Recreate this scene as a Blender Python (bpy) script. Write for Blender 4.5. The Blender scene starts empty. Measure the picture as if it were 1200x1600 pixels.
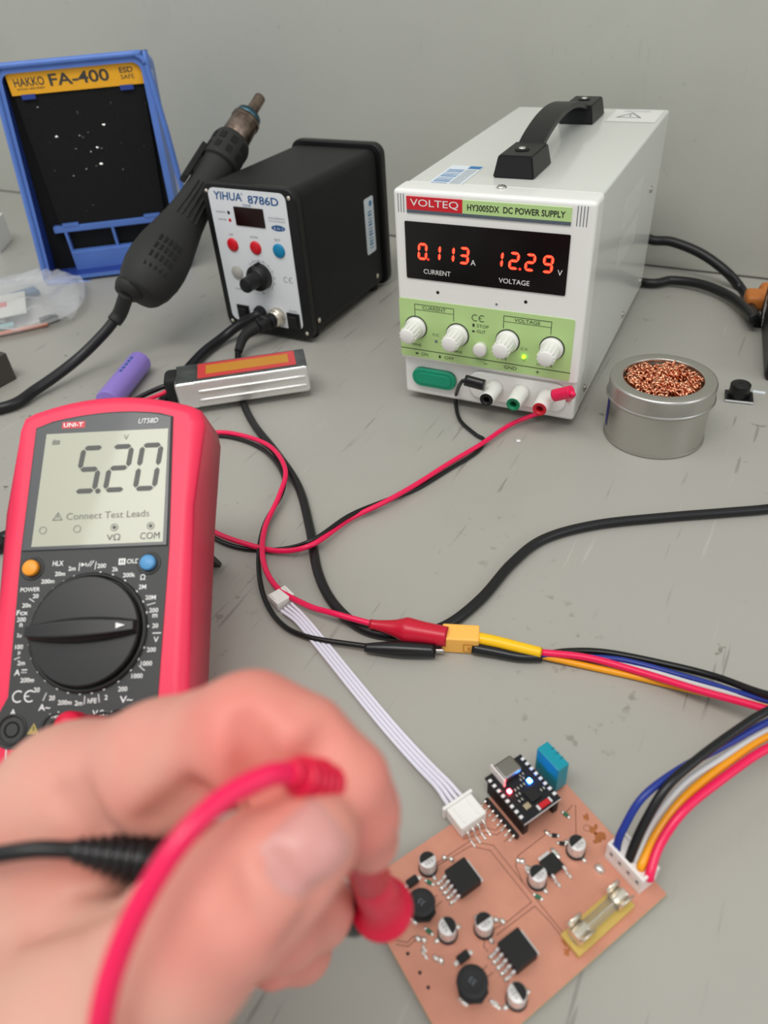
import bpy, bmesh, math, random
import numpy as np
from mathutils import Matrix, Vector
C = bpy.context.scene.collection
rnd = random.Random(7)
# ------------------------------------------------------------------ camera, light, exposure
F, CX, CY, H = 1137.15, 600.0, 800.0, 0.27          # focal length in pixels of the 1200x1600 frame, camera height above the bench
PITCH, ROLL, YAW = 0.6755, 0.0802, 0.5475
def _rot():
    fw = np.array([0, math.cos(PITCH), -math.sin(PITCH)]); rt = np.array([1., 0, 0]); dn = np.cross(fw, rt)
    R0 = np.stack([rt*math.cos(ROLL)+dn*math.sin(ROLL), -rt*math.sin(ROLL)+dn*math.cos(ROLL), fw], 1)
    c, s = math.cos(YAW), math.sin(YAW)
    return np.array([[c, -s, 0], [s, c, 0], [0, 0, 1]]) @ R0
R = _rot()
cd = bpy.data.cameras.new('camera'); cam = bpy.data.objects.new('camera', cd); C.objects.link(cam)
m = Matrix.Identity(4)
for k in range(3):
    m[k][0] = R[k, 0]; m[k][1] = -R[k, 1]; m[k][2] = -R[k, 2]
m[2][3] = H
cam.matrix_world = m
cd.sensor_fit = 'AUTO'; cd.sensor_width = 9.8; cd.lens = 9.8*F/1600; cd.clip_start = 0.01; cd.clip_end = 20
cd.dof.use_dof = True; cd.dof.focus_distance = 0.40; cd.dof.aperture_fstop = cd.lens/2.6
bpy.context.scene.camera = cam
w = bpy.data.worlds.new('room_light'); bpy.context.scene.world = w; w.use_nodes = True
w.node_tree.nodes['Background'].inputs[0].default_value = (0.93, 0.97, 1.0, 1)
w.node_tree.nodes['Background'].inputs[1].default_value = 0.62
def area(name, loc, target, sx, sy, power, col):
    d = bpy.data.lights.new(name, 'AREA'); d.shape = 'RECTANGLE'; d.size = sx; d.size_y = sy; d.energy = power; d.color = col
    o = bpy.data.objects.new(name, d); C.objects.link(o); o.location = loc
    o.rotation_euler = (Vector(target)-Vector(loc)).to_track_quat('-Z', 'Y').to_euler()
area('ceiling_lamp', (-0.05, -0.45, 1.75), (-0.15, 0.3, 0), 1.3, 0.5, 18.0, (1, 0.975, 0.93))
area('ceiling_lamp', (-1.25, -0.3, 1.75), (-0.3, 0.3, 0), 0.5, 1.2, 5.0, (1, 0.98, 0.95))
area('right_fill_light', (1.7, 0.1, 1.1), (-0.1, 0.45, 0.1), 0.9, 1.0, 6.0, (0.97, 0.985, 1))  # fill light added at the right to brighten the white supply's upright faces
vs = bpy.context.scene.view_settings
vs.view_transform = 'Standard'; vs.look = 'None'; vs.gamma = 1; vs.use_curve_mapping = False; vs.exposure = 0.0

# ------------------------------------------------------------------ geometry helpers
def at(px, py, z=0.0):                     # point at height z seen along a photo ray
    r = R @ np.array([px-CX, py-CY, F]); t = (z-H)/r[2]
    return Vector((r[0]*t, r[1]*t, H+r[2]*t))
def atD(px, py, d):                        # point at optical depth d
    r = R @ np.array([px-CX, py-CY, F])/F*d
    return Vector((r[0], r[1], H+r[2]))
def atX(px, py, x):
    r = R @ np.array([px-CX, py-CY, F]); t = x/r[0]
    return Vector((x, r[1]*t, H+r[2]*t))
def frame(o, u, v, n=None):
    u = Vector(u).normalized(); v = Vector(v)
    n = u.cross(v).normalized() if n is None else Vector(n).normalized()
    v = n.cross(u).normalized()
    M = Matrix.Identity(4)
    for k in range(3):
        M[k][0] = u[k]; M[k][1] = v[k]; M[k][2] = n[k]; M[k][3] = o[k]
    return M
def T(x, y, z): return Matrix.Translation((x, y, z))
def RZ(a): return Matrix.Rotation(a, 4, 'Z')
def RX(a): return Matrix.Rotation(a, 4, 'X')
def RY(a): return Matrix.Rotation(a, 4, 'Y')
def s2l(c): return c/12.92 if c <= 0.04045 else ((c+0.055)/1.055)**2.4
def rgb(r, g, b): return (s2l(r/255), s2l(g/255), s2l(b/255), 1)

MATS = {}
def mat(name, col, rough=0.5, metal=0.0, bump=0, bscale=200, coat=0, spec=0.5, sss=0, emit=0, var=0, vscale=30, trans=0, alpha=1, ior=1.45, ecol=None):
    m = bpy.data.materials.new(name); m.use_nodes = True; nt = m.node_tree; b = nt.nodes['Principled BSDF']
    b.inputs['Base Color'].default_value = col; b.inputs['Roughness'].default_value = rough; b.inputs['Metallic'].default_value = metal
    b.inputs['Specular IOR Level'].default_value = spec; b.inputs['Coat Weight'].default_value = coat; b.inputs['Coat Roughness'].default_value = 0.06
    b.inputs['Transmission Weight'].default_value = trans; b.inputs['Alpha'].default_value = alpha; b.inputs['IOR'].default_value = ior
    if sss:
        b.inputs['Subsurface Weight'].default_value = sss; b.inputs['Subsurface Radius'].default_value = (1, .35, .2); b.inputs['Subsurface Scale'].default_value = 0.004
    if emit:
        b.inputs['Emission Color'].default_value = ecol or col; b.inputs['Emission Strength'].default_value = emit
    if var or bump:
        tc = nt.nodes.new('ShaderNodeTexCoord'); no = nt.nodes.new('ShaderNodeTexNoise'); nt.links.new(tc.outputs['Object'], no.inputs['Vector'])
    if var:
        no.inputs['Scale'].default_value = vscale; no.inputs['Detail'].default_value = 5
        rp = nt.nodes.new('ShaderNodeValToRGB'); nt.links.new(no.outputs['Fac'], rp.inputs['Fac'])
        rp.color_ramp.elements[0].position = 0.35; rp.color_ramp.elements[1].position = 0.65
        rp.color_ramp.elements[0].color = tuple(c*(1-var) for c in col[:3])+(1,); rp.color_ramp.elements[1].color = tuple(min(1, c*(1+var)) for c in col[:3])+(1,)
        nt.links.new(rp.outputs['Color'], b.inputs['Base Color'])
    if bump:
        n2 = nt.nodes.new('ShaderNodeTexNoise'); n2.inputs['Scale'].default_value = bscale; n2.inputs['Detail'].default_value = 3
        nt.links.new(tc.outputs['Object'], n2.inputs['Vector'])
        bp = nt.nodes.new('ShaderNodeBump'); bp.inputs['Strength'].default_value = bump; bp.inputs['Distance'].default_value = 0.001
        nt.links.new(n2.outputs['Fac'], bp.inputs['Height']); nt.links.new(bp.outputs['Normal'], b.inputs['Normal'])
    MATS[name] = m
    return m

class MB:
    def __init__(s, base=None):
        s.v = []; s.f = []; s.mi = []; s.sm = []; s.mats = []; s.base = base
    def add(s, vs, fs, mt, M=None, smooth=False):
        k = len(s.v)
        if s.base is not None: M = s.base @ M if M is not None else s.base
        s.v += [tuple(M @ Vector(p)) if M is not None else tuple(p) for p in vs]
        if mt not in s.mats: s.mats.append(mt)
        i = s.mats.index(mt)
        for f in fs:
            s.f.append([a+k for a in f]); s.mi.append(i); s.sm.append(smooth)
        return s
    def bm(s, b, mt, M=None, smooth=False):
        b.verts.ensure_lookup_table(); b.verts.index_update()
        s.add([v.co.copy() for v in b.verts], [[v.index for v in f.verts] for f in b.faces], mt, M, smooth); b.free(); return s
    def box(s, x0, x1, y0, y1, z0, z1, mt, bev=0, seg=2, M=None, smooth=None):
        b = bmesh.new(); bmesh.ops.create_cube(b, size=1)
        for v in b.verts: v.co = Vector(((x0+x1)/2+v.co.x*(x1-x0), (y0+y1)/2+v.co.y*(y1-y0), (z0+z1)/2+v.co.z*(z1-z0)))
        if bev: bmesh.ops.bevel(b, geom=b.edges[:], offset=bev, segments=seg, affect='EDGES', profile=0.5)
        return s.bm(b, mt, M, bool(bev) if smooth is None else smooth)
    def lathe(s, prof, mt, M=None, n=28, smooth=True):          # prof: (r, z) from bottom to top, r=0 closes
        vs = []; fs = []; rings = []
        for r, z in prof:
            if r < 1e-9: rings.append([len(vs)]); vs.append((0, 0, z))
            else:
                rings.append(list(range(len(vs), len(vs)+n))); vs += [(r*math.cos(2*math.pi*i/n), r*math.sin(2*math.pi*i/n), z) for i in range(n)]
        for a, b in zip(rings, rings[1:]):
            for i in range(n):
                j = (i+1) % n
                if len(a) == 1 and len(b) == 1: continue
                if len(a) == 1: fs.append([a[0], b[j], b[i]])
                elif len(b) == 1: fs.append([a[i], a[j], b[0]])
                else: fs.append([a[i], a[j], b[j], b[i]])
        return s.add(vs, fs, mt, M, smooth)
    def cyl(s, r, z0, z1, mt, M=None, n=24, ch=0, r1=None):
        r1 = r if r1 is None else r1
        # doubled rings keep the rim edges crisp under smooth shading
        e = min(r, r1)*0.04+1e-6 if not ch else ch
        return s.lathe([(0, z0), (r-e, z0), (r, z0+e), (r, z0+e*1.05), (r1, z1-e*1.05), (r1, z1-e), (r1-e, z1), (0, z1)], mt, M, n)
    def rod(s, p, q, r, mt, r1=None, n=16, M=None):
        p = Vector(p); q = Vector(q); d = q-p
        A = d.to_track_quat('Z', 'Y').to_matrix().to_4x4(); A.translation = p
        return s.cyl(r, 0, d.length, mt, (M @ A) if M is not None else A, n, r1=r1)
    def tube(s, pts, r, mt, n=10, sub=8, M=None, flat=1.0):
        P = spline([Vector(p) for p in pts], sub); N = len(P)
        rr = (lambda t: r) if not callable(r) else r
        vs = []; fs = []; up = None
        for i, p in enumerate(P):
            t = (P[min(i+1, N-1)]-P[max(i-1, 0)]).normalized()
            if up is None: up = Vector((0, 0, 1)) if abs(t.z) < .9 else Vector((1, 0, 0))
            x = up - t*up.dot(t); x.normalize(); up = x; y = t.cross(x); q = rr(i/(N-1))
            vs += [p + (x*math.cos(2*math.pi*k/n)*flat+y*math.sin(2*math.pi*k/n))*q for k in range(n)]
        for i in range(N-1):
            for k in range(n):
                j = (k+1) % n; fs.append([i*n+k, i*n+j, (i+1)*n+j, (i+1)*n+k])
        fs.append(list(range(n))[::-1]); fs.append([(N-1)*n+k for k in range(n)])
        return s.add(vs, fs, mt, M, True)
    def prism(s, poly, z0, z1, mt, M=None, bev=0, seg=3, smooth=None, bot=True):
        b = bmesh.new(); vs = [b.verts.new((x, y, z0)) for x, y in poly]; f = b.faces.new(vs)
        if f.normal.z > 0 or True:
            f.normal_update()
            if f.normal.z > 0: f.normal_flip()
        e = bmesh.ops.extrude_face_region(b, geom=[f])
        tv = [g for g in e['geom'] if isinstance(g, bmesh.types.BMVert)]
        for v in tv: v.co.z = z1
        if bev:
            ts = set(tv); eds = [x for x in b.edges if x.verts[0] in ts and x.verts[1] in ts]
            bmesh.ops.bevel(b, geom=eds, offset=bev, segments=seg, affect='EDGES', profile=0.5)
        bmesh.ops.recalc_face_normals(b, faces=b.faces[:])
        return s.bm(b, mt, M, bool(bev) if smooth is None else smooth)
    def text(s, t, x, y, h, mt, M=None, w=None, z=0.00012, rot=0, bold=0, shear=0):   # h = cap height, centred on x, y
        c = bpy.data.curves.new('t', 'FONT'); c.body = t; c.size = 1; c.extrude = 0; c.offset = bold; c.shear = shear; c.resolution_u = 3
        o = bpy.data.objects.new('t', c); C.objects.link(o)
        bpy.context.view_layer.update()
        me = bpy.data.meshes.new_from_object(o.evaluated_get(bpy.context.evaluated_depsgraph_get()))
        V = [v.co.copy() for v in me.vertices]; Fc = [list(p.vertices) for p in me.polygons]
        bpy.data.objects.remove(o); bpy.data.curves.remove(c); bpy.data.meshes.remove(me)
        if not V: return s
        x0 = min(v.x for v in V); x1 = max(v.x for v in V); y0 = min(v.y for v in V); y1 = max(v.y for v in V)
        k = h/(y1-y0); kx = k if w is None else w/(x1-x0)
        A = T(x, y, z) @ RZ(rot)
        s.add([((v.x-(x0+x1)/2)*kx, (v.y-(y0+y1)/2)*k, 0) for v in V], Fc, mt, (M @ A) if M is not None else A); return s
    def rect(s, x0, x1, y0, y1, z, mt, M=None):
        return s.add([(x0, y0, z), (x1, y0, z), (x1, y1, z), (x0, y1, z)], [[0, 1, 2, 3]], mt, M)
    def line(s, pts, wd, z, mt, M=None):                        # a thin printed line
        for a, b in zip(pts, pts[1:]):
            a = Vector(a); b = Vector(b); d = (b-a).normalized(); nn = Vector((-d.y, d.x))*wd/2; a2 = a-d*wd/2; b2 = b+d*wd/2
            s.add([(p.x, p.y, z) for p in (a2-nn, b2-nn, b2+nn, a2+nn)], [[0, 1, 2, 3]], mt, M)
        return s
    def ring(s, x, y, r0, r1, z, mt, M=None, n=24, a0=0, a1=2*math.pi):
        vs = []; fs = []
        for i in range(n+1):
            a = a0+(a1-a0)*i/n; vs += [(x+r0*math.cos(a), y+r0*math.sin(a), z), (x+r1*math.cos(a), y+r1*math.sin(a), z)]
        for i in range(n): fs.append([2*i, 2*i+1, 2*i+3, 2*i+2])
        return s.add(vs, fs, mt, M)
    def seg7(s, ch, x, y, wd, ht, th, z, mt, M=None, sl=0.1):   # one seven-segment digit, lower left at x, y
        on = {'0': 'abcdef', '1': 'bc', '2': 'abged', '3': 'abgcd', '5': 'afgcd', '9': 'abcdfg'}[ch]
        h2 = ht/2; g = th*0.12
        def hb(yy): return [(g+th*.5, yy), (g+th, yy+th/2), (wd-th-g, yy+th/2), (wd-th*.5-g, yy), (wd-th-g, yy-th/2), (g+th, yy-th/2)]
        def vb(xx, y0, y1): return [(xx, y0+g+th*.1), (xx+th/2, y0+th*.6+g), (xx+th/2, y1-th*.6-g), (xx, y1-g-th*.1), (xx-th/2, y1-th*.6-g), (xx-th/2, y0+th*.6+g)]
        S = {'a': hb(ht-th/2), 'g': hb(h2), 'd': hb(th/2), 'f': vb(th/2, h2, ht-th/2), 'b': vb(wd-th/2, h2, ht-th/2), 'e': vb(th/2, th/2, h2), 'c': vb(wd-th/2, th/2, h2)}
        for k in on: s.add([(x+a+b*sl, y+b, z) for a, b in S[k]], [list(range(6))], mt, M)
        return s
    def build(s, name, parent=None, mods=None, label=None):
        me = bpy.data.meshes.new(name); me.from_pydata(s.v, [], s.f)
        for mt in s.mats: me.materials.append(MATS[mt])
        me.polygons.foreach_set('material_index', s.mi); me.polygons.foreach_set('use_smooth', s.sm); me.update()
        b = bmesh.new(); b.from_mesh(me)
        bad = [f for f in b.faces if f.calc_area() < 1e-14]
        if bad: bmesh.ops.delete(b, geom=bad, context='FACES')
        b.to_mesh(me); b.free()
        o = bpy.data.objects.new(name, me); C.objects.link(o)
        if any(s.sm): o.modifiers.new('wn', 'WEIGHTED_NORMAL').keep_sharp = True
        if parent is not None: o.parent = parent
        if label: o['label'] = label
        return o
def spline(P, sub):
    if len(P) < 3: return [P[0].lerp(P[-1], i/sub) for i in range(sub+1)]
    Q = [P[0]*2-P[1]]+P+[P[-1]*2-P[-2]]; out = []
    for i in range(1, len(Q)-2):
        p0, p1, p2, p3 = Q[i-1:i+3]
        for k in range(sub):
            t = k/sub; out.append(0.5*((2*p1)+(p2-p0)*t+(2*p0-5*p1+4*p2-p3)*t*t+(3*p1-p0-3*p2+p3)*t**3))
    out.append(P[-1]); return out
def thing(name, label, cat, M=None, group=None):
    o = bpy.data.objects.new(name, None); C.objects.link(o); o.empty_display_size = 0.01
    if M is not None: o.matrix_world = M
    return tag(o, label, cat, group)
def tag(o, label, cat, group=None):
    o['label'] = label; o['category'] = cat
    if group: o['group'] = group
    return o
def rrect(x0, x1, y0, y1, r, n=5):
    out = []
    for cx, cy, a in ((x1-r, y0+r, -90), (x1-r, y1-r, 0), (x0+r, y1-r, 90), (x0+r, y0+r, 180)):
        for i in range(n+1):
            t = math.radians(a+90*i/n); out.append((cx+r*math.cos(t), cy+r*math.sin(t)))
    return out

# ------------------------------------------------------------------ materials
mat('black_plastic', rgb(22, 22, 22), .42, spec=.4); mat('matte_black', rgb(22, 22, 22), .7); mat('soft_black', rgb(30, 30, 31), .5, bump=.1, bscale=900)
mat('cable_black', rgb(20, 20, 22), .38); mat('black_metal', rgb(20, 20, 21), .45, spec=.35, bump=.25, bscale=1500)
mat('psu_white', rgb(236, 236, 231), .32, coat=.3); mat('psu_case', rgb(220, 222, 215), .22, coat=.4)
mat('white_plastic', rgb(232, 231, 226), .35); mat('panel_white', rgb(226, 229, 231), .4); mat('print_white', rgb(235, 235, 232), .5)
mat('panel_green', rgb(182, 214, 142), .45); mat('ink_black', rgb(30, 34, 30), .5); mat('ink_grey', rgb(110, 118, 125), .5); mat('slate', rgb(86, 96, 106), .5)
mat('brand_red', rgb(205, 32, 44), .4); mat('switch_green', rgb(10, 148, 112), .35); mat('jack_red', rgb(190, 20, 40), .35); mat('jack_green', rgb(10, 120, 80), .35)
mat('display_black', rgb(9, 9, 10), .18); mat('led_red', (1, .028, .016, 1), .3, emit=1.5); mat('led_core', (1, .10, .04, 1), .3, emit=1.5)
mat('led_green', (.35, 1, .02, 1), .3, emit=2.2); mat('led_blue', (.02, .16, 1, 1), .3, emit=120); mat('led_red_small', (1, .03, .05, 1), .3, emit=90)
mat('lcd_dark', rgb(30, 8, 8), .15); mat('screw_steel', rgb(200, 198, 190), .25, 1.0); mat('dark_hole', rgb(10, 10, 10), .8)
mat('sticker_blue', rgb(50, 120, 175), .5); mat('sticker_white', rgb(222, 230, 236), .4); mat('ink_blue', rgb(25, 85, 140), .5); mat('btn_red', rgb(206, 14, 34), .4); mat('btn_blue', rgb(10, 128, 172), .4); mat('btn_grey', rgb(180, 178, 170), .5)
mat('nickel', rgb(232, 224, 208), .26, .85); mat('steel_heat', rgb(120, 105, 95), .35, 1.0, var=.4, vscale=120); mat('steel_blue', rgb(70, 105, 120), .35, 1.0)
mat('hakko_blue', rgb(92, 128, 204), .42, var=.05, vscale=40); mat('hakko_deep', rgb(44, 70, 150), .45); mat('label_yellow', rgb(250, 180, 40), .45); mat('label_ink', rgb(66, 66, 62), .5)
mat('tin', rgb(196, 194, 188), .33, 1.0, bump=.03, bscale=300); mat('tin_label', rgb(30, 30, 120), .4)
mat('copper_wool', rgb(242, 160, 126), .25, 1.0, var=.35, vscale=400)
mat('meter_red', rgb(240, 48, 86), .42, bump=.03, bscale=900); mat('meter_dark', rgb(56, 57, 57), .5, bump=.06, bscale=1400); mat('dial_black', rgb(38, 38, 38), .42)
mat('meter_bezel', rgb(74, 76, 78), .3, coat=.12); mat('lcd', rgb(176, 177, 158), .3, coat=.35); mat('lcd_ink', rgb(72, 74, 70), .4); mat('lcd_faint', rgb(120, 122, 110), .4); mat('logo_red', rgb(214, 60, 70), .4)
mat('btn_orange', rgb(244, 158, 44), .4); mat('btn_sky', rgb(86, 152, 204), .4); mat('print_gold', rgb(180, 160, 90), .5)
mat('wire_red', rgb(222, 14, 62), .33); mat('wire_red_bright', rgb(236, 22, 84), .3); mat('boot_red', rgb(198, 22, 50), .32); mat('wire_black', rgb(16, 16, 17), .32); mat('boot_black', rgb(24, 25, 27), .28)
mat('wire_blue', rgb(30, 52, 140), .35); mat('wire_orange', rgb(240, 160, 20), .35); mat('wire_white', rgb(206, 206, 204), .4); mat('wire_lilac', rgb(226, 224, 236), .42)
mat('xt_yellow', rgb(252, 190, 90), .38); mat('xt_ink', rgb(214, 146, 48), .45); mat('shrink_yellow', rgb(250, 196, 20), .35); mat('conn_white', rgb(234, 228, 224), .4, sss=.0)
mat('copper', rgb(214, 150, 127), .42, .4, var=.07, vscale=60, bump=.03, bscale=500); mat('fr4', rgb(196, 186, 140), .5); mat('trace', rgb(120, 76, 60), .7); mat('oxide', rgb(176, 108, 62), .55, .3, var=.15, vscale=200)
mat('solder', rgb(236, 233, 226), .24, .85, bump=.3, bscale=700); mat('can', rgb(226, 223, 221), .42, .55); mat('shell_steel', rgb(150, 146, 140), .35, 1.0); mat('can_ink', rgb(80, 80, 84), .5); mat('chip', rgb(20, 20, 20), .55); mat('smd_green', rgb(50, 110, 80), .5)
mat('inductor', rgb(40, 41, 42), .7, bump=.3, bscale=1200); mat('brass', rgb(222, 186, 96), .26, 1.0); mat('holder_base', rgb(206, 176, 92), .45); mat('fuse_glass', rgb(228, 226, 216), .03, trans=.9)
mat('esp_black', rgb(16, 17, 22), .35); mat('dht_blue', rgb(8, 142, 160), .4); mat('dht_dark', rgb(0, 50, 66), .6); mat('white_pad', rgb(225, 225, 225), .4); mat('socket', rgb(24, 18, 18), .6)
mat('crystal', rgb(206, 190, 160), .3, .9); mat('part_red', rgb(190, 24, 34), .4)
mat('cell_purple', rgb(146, 124, 204), .38); mat('foil', rgb(232, 232, 228), .36, .7, bump=.5, bscale=160); mat('pack_dark', rgb(70, 74, 72), .3, var=.3, vscale=80); mat('pack_red', rgb(206, 66, 66), .3); mat('pack_gold', rgb(196, 134, 42), .35)
mat('gun_black', rgb(42, 42, 40), .6, spec=.35, bump=.1, bscale=900); mat('slot', rgb(14, 14, 14), .8)
mat('bag_film', rgb(236, 238, 240), .12, alpha=.26, bump=.5, bscale=26, spec=.8); mat('bag_paper', rgb(206, 205, 198), .6); mat('bag_red', rgb(200, 86, 88), .5); mat('bag_teal', rgb(140, 186, 188), .5); mat('bag_blue', rgb(80, 110, 140), .5); mat('bag_orange', rgb(224, 128, 92), .5)
mat('orange_plug', rgb(196, 116, 50), .5); mat('stand_dark', rgb(70, 66, 60), .6)
# foam with solder crumbs
def foam():
    m = mat('foam', rgb(20, 20, 20), .95, bump=1, bscale=700); nt = m.node_tree; b = nt.nodes['Principled BSDF']
    tc = nt.nodes.new('ShaderNodeTexCoord'); vo = nt.nodes.new('ShaderNodeTexNoise'); vo.inputs['Scale'].default_value = 160; vo.inputs['Detail'].default_value = 2
    nt.links.new(tc.outputs['Object'], vo.inputs['Vector']); rp = nt.nodes.new('ShaderNodeValToRGB'); nt.links.new(vo.outputs['Fac'], rp.inputs['Fac'])
    rp.color_ramp.elements[0].position = .73; rp.color_ramp.elements[1].position = .79
    rp.color_ramp.elements[0].color = rgb(20, 20, 20); rp.color_ramp.elements[1].color = rgb(120, 120, 118)
    nt.links.new(rp.outputs['Color'], b.inputs['Base Color'])
foam()
# grey painted sheet metal of the bench, scratched and stained
def paint(name, col, marks):
    m = mat(name, col, .42); nt = m.node_tree; b = nt.nodes['Principled BSDF']; L = nt.links.new
    tc = nt.nodes.new('ShaderNodeTexCoord')
    def noise(sc, det=4, scale=(1, 1, 1), rot=0, loc=0):
        mp = nt.nodes.new('ShaderNodeMapping'); mp.inputs['Scale'].default_value = scale; mp.inputs['Rotation'].default_value = (0, 0, rot); mp.inputs['Location'].default_value = (loc, loc, 0)
        n = nt.nodes.new('ShaderNodeTexNoise'); n.inputs['Scale'].default_value = sc; n.inputs['Detail'].default_value = det
        L(tc.outputs['Object'], mp.inputs['Vector']); L(mp.outputs['Vector'], n.inputs['Vector']); return n.outputs['Fac']
    def ramp(src, a, b_, lo=0., hi=1.):
        r = nt.nodes.new('ShaderNodeMapRange'); r.inputs['From Min'].default_value = a; r.inputs['From Max'].default_value = b_; r.inputs['To Min'].default_value = lo; r.inputs['To Max'].default_value = hi
        L(src, r.inputs['Value']); return r.outputs['Result']
    def mul(a, b_):
        x = nt.nodes.new('ShaderNodeMath'); x.operation = 'MULTIPLY'; L(a, x.inputs[0]); L(b_, x.inputs[1]); return x.outputs[0]
    def mix(fac, a, colr):
        x = nt.nodes.new('ShaderNodeMix'); x.data_type = 'RGBA'; L(fac, x.inputs[0]); x.inputs[7].default_value = colr
        if isinstance(a, tuple): x.inputs[6].default_value = a
        else: L(a, x.inputs[6])
        return x.outputs[2]
    c = mix(ramp(noise(5, 4), .3, .7, 0, .35), col, tuple(k*1.10 for k in col[:3])+(1,))
    c = mix(ramp(noise(14, 6, loc=3), .55, .8, 0, .22), c, tuple(k*.75 for k in col[:3])+(1,))
    for i, rot in enumerate((0.5, 1.25, 2.2, 2.75, 0.95)):
        q = ramp(noise(26, 2, (9, .55, 1), rot, i*2.3), .70, .73)
        q = mul(q, ramp(noise(11, 3, loc=i*5.1), .50, .60))
        dark = i != 3
        f = ramp(q, 0, 1, 0, .5*marks)
        c = mix(f, c, tuple(k*(.40 if dark else 1.25) for k in col[:3])+(1,))
    q = mul(ramp(noise(120, 4, (1, 1, 1), 0, 17), .62, .70), ramp(noise(9, 3, loc=23), .58, .66)); c = mix(ramp(q, 0, 1, 0, .45*marks), c, rgb(104, 98, 88))
    sp = mul(ramp(noise(95, 2, loc=7), .71, .76), ramp(noise(6, 2, loc=11), .5, .58)); c = mix(ramp(sp, 0, 1, 0, .75*marks), c, rgb(92, 80, 66))
    L(c, b.inputs['Base Color'])
    L(ramp(noise(20, 5), .3, .7, .34, .48), b.inputs['Roughness'])
    bp = nt.nodes.new('ShaderNodeBump'); bp.inputs['Strength'].default_value = .06; bp.inputs['Distance'].default_value = .001; L(noise(260, 3), bp.inputs['Height']); L(bp.outputs['Normal'], b.inputs['Normal'])
paint('bench_paint', rgb(165, 163, 155), 1.0); paint('wall_paint', rgb(178, 178, 168), .25); mat('floor_grey', rgb(120, 118, 112), .6)
def skin():
    m = mat('skin', rgb(226, 168, 148), .5, sss=.12, spec=.35); nt = m.node_tree; b = nt.nodes['Principled BSDF']; L = nt.links.new
    at_ = nt.nodes.new('ShaderNodeVertexColor'); at_.layer_name = 'pinkness'
    mx = nt.nodes.new('ShaderNodeMix'); mx.data_type = 'RGBA'; mx.inputs[6].default_value = rgb(216, 168, 149); mx.inputs[7].default_value = rgb(222, 132, 120)
    tc = nt.nodes.new('ShaderNodeTexCoord'); no = nt.nodes.new('ShaderNodeTexNoise'); no.inputs['Scale'].default_value = 70; no.inputs['Detail'].default_value = 4
    L(tc.outputs['Object'], no.inputs['Vector'])
    ad = nt.nodes.new('ShaderNodeMath'); ad.operation = 'MULTIPLY_ADD'; ad.inputs[1].default_value = .7; ad.inputs[2].default_value = -.35; ad.use_clamp = False
    L(no.outputs['Fac'], ad.inputs[0]); a2 = nt.nodes.new('ShaderNodeMath'); a2.operation = 'ADD'; a2.use_clamp = True; L(ad.outputs[0], a2.inputs[0]); L(at_.outputs['Color'], a2.inputs[1])
    L(a2.outputs[0], mx.inputs[0]); L(mx.outputs[2], b.inputs['Base Color'])
    vo = nt.nodes.new('ShaderNodeTexNoise'); vo.inputs['Scale'].default_value = 420; vo.inputs['Detail'].default_value = 4; L(tc.outputs['Object'], vo.inputs['Vector'])
    bp = nt.nodes.new('ShaderNodeBump'); bp.inputs['Strength'].default_value = .15; bp.inputs['Distance'].default_value = .0006; L(vo.outputs['Fac'], bp.inputs['Height']); L(bp.outputs['Normal'], b.inputs['Normal'])
skin(); mat('nail', rgb(208, 148, 141), .4, coat=.08, sss=.1)

# ------------------------------------------------------------------ the setting
o = MB().box(-3, 2.5, -2.5, .78, -.80, -.75, 'floor_grey').build('floor'); o['kind'] = 'structure'
o = MB().box(-1.6, 1.2, .725, .765, -.75, 1.6, 'wall_paint').build('wall_back'); o['kind'] = 'structure'
MBX = MB().box(-1.4, 1.0, -.25, .7245, -.03, 0, 'bench_paint', bev=.001, smooth=False)
bench = thing('workbench', 'grey painted metal workbench top, scratched and stained, running up to the wall', 'workbench', T(-.2, .2, -.75))
MB(T(.2, -.2, .75)).box(-1.4, 1.0, -.25, .7245, -.03, 0, 'bench_paint').build('bench_top', bench)
for x in (-1.35, .95):
    for y in (-.2, .67): MB(T(.2, -.2, .75)).box(x-.02, x+.02, y-.02, y+.02, -.75, -.03, 'bench_paint').build('leg', bench)
MB().tube([(-1.3, .7249, .0005), (-.6, .7249, .0006), (.3, .7249, .0005), (.95, .7249, .0005)], .0009, 'stand_dark', n=6).build('trim_1')['kind'] = 'structure'

K = .001
# ------------------------------------------------------------------ bench power supply
bl = at(632, 612, .006)
PM = T(bl.x, bl.y, 0) @ RZ(math.radians(2.82))
psu = thing('power_supply', 'white bench power supply with red digit displays and a black carrying handle', 'power supply', PM)
W, D, HT = .1235, .243, .147
MB().box(.0012, W-.0012, .016, D, .006, HT-.0006, 'psu_case', bev=.002).build('case', psu)
def pf(y): return frame((0, y, 0), (1, 0, 0), (0, 0, 1), (0, -1, 0))
b = MB(); b.box(0, W, -.003, .0165, .0345, HT, 'psu_white', bev=.0028, seg=3).box(.0008, W-.0008, .001, .0165, .006, .0365, 'psu_white', bev=.0025, seg=3)
b.prism(rrect(.050, .117, .0115, .0325, .008), 0, .0022, 'psu_white', pf(.0012), bev=.0012)
P = pf(-.003)
for x in (.0035, .0053, .0071): b.rect(x, x+.0005, .1335, .1445, .0001, 'ink_grey', P)
for x in (.1128, .1146, .1164, .1182): b.rect(x, x+.0005, .1335, .1445, .0001, 'ink_grey', P)
for x, z in ((.0288, .0853), (.0868, .0862)): b.ring(x, z, 0, .0011, .0001, 'dark_hole', P)
b.ring(.0683, .0823, 0, .0008, .0001, 'ink_grey', P)
b.build('front_bezel', psu)
b = MB(P)
b.box(.0095, .0455, .1357, .1433, 0, .0006, 'brand_red').box(.0455, .1098, .1357, .1433, 0, .0006, 'panel_green').box(.0095, .1098, .1337, .1357, 0, .0006, 'slate')
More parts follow.
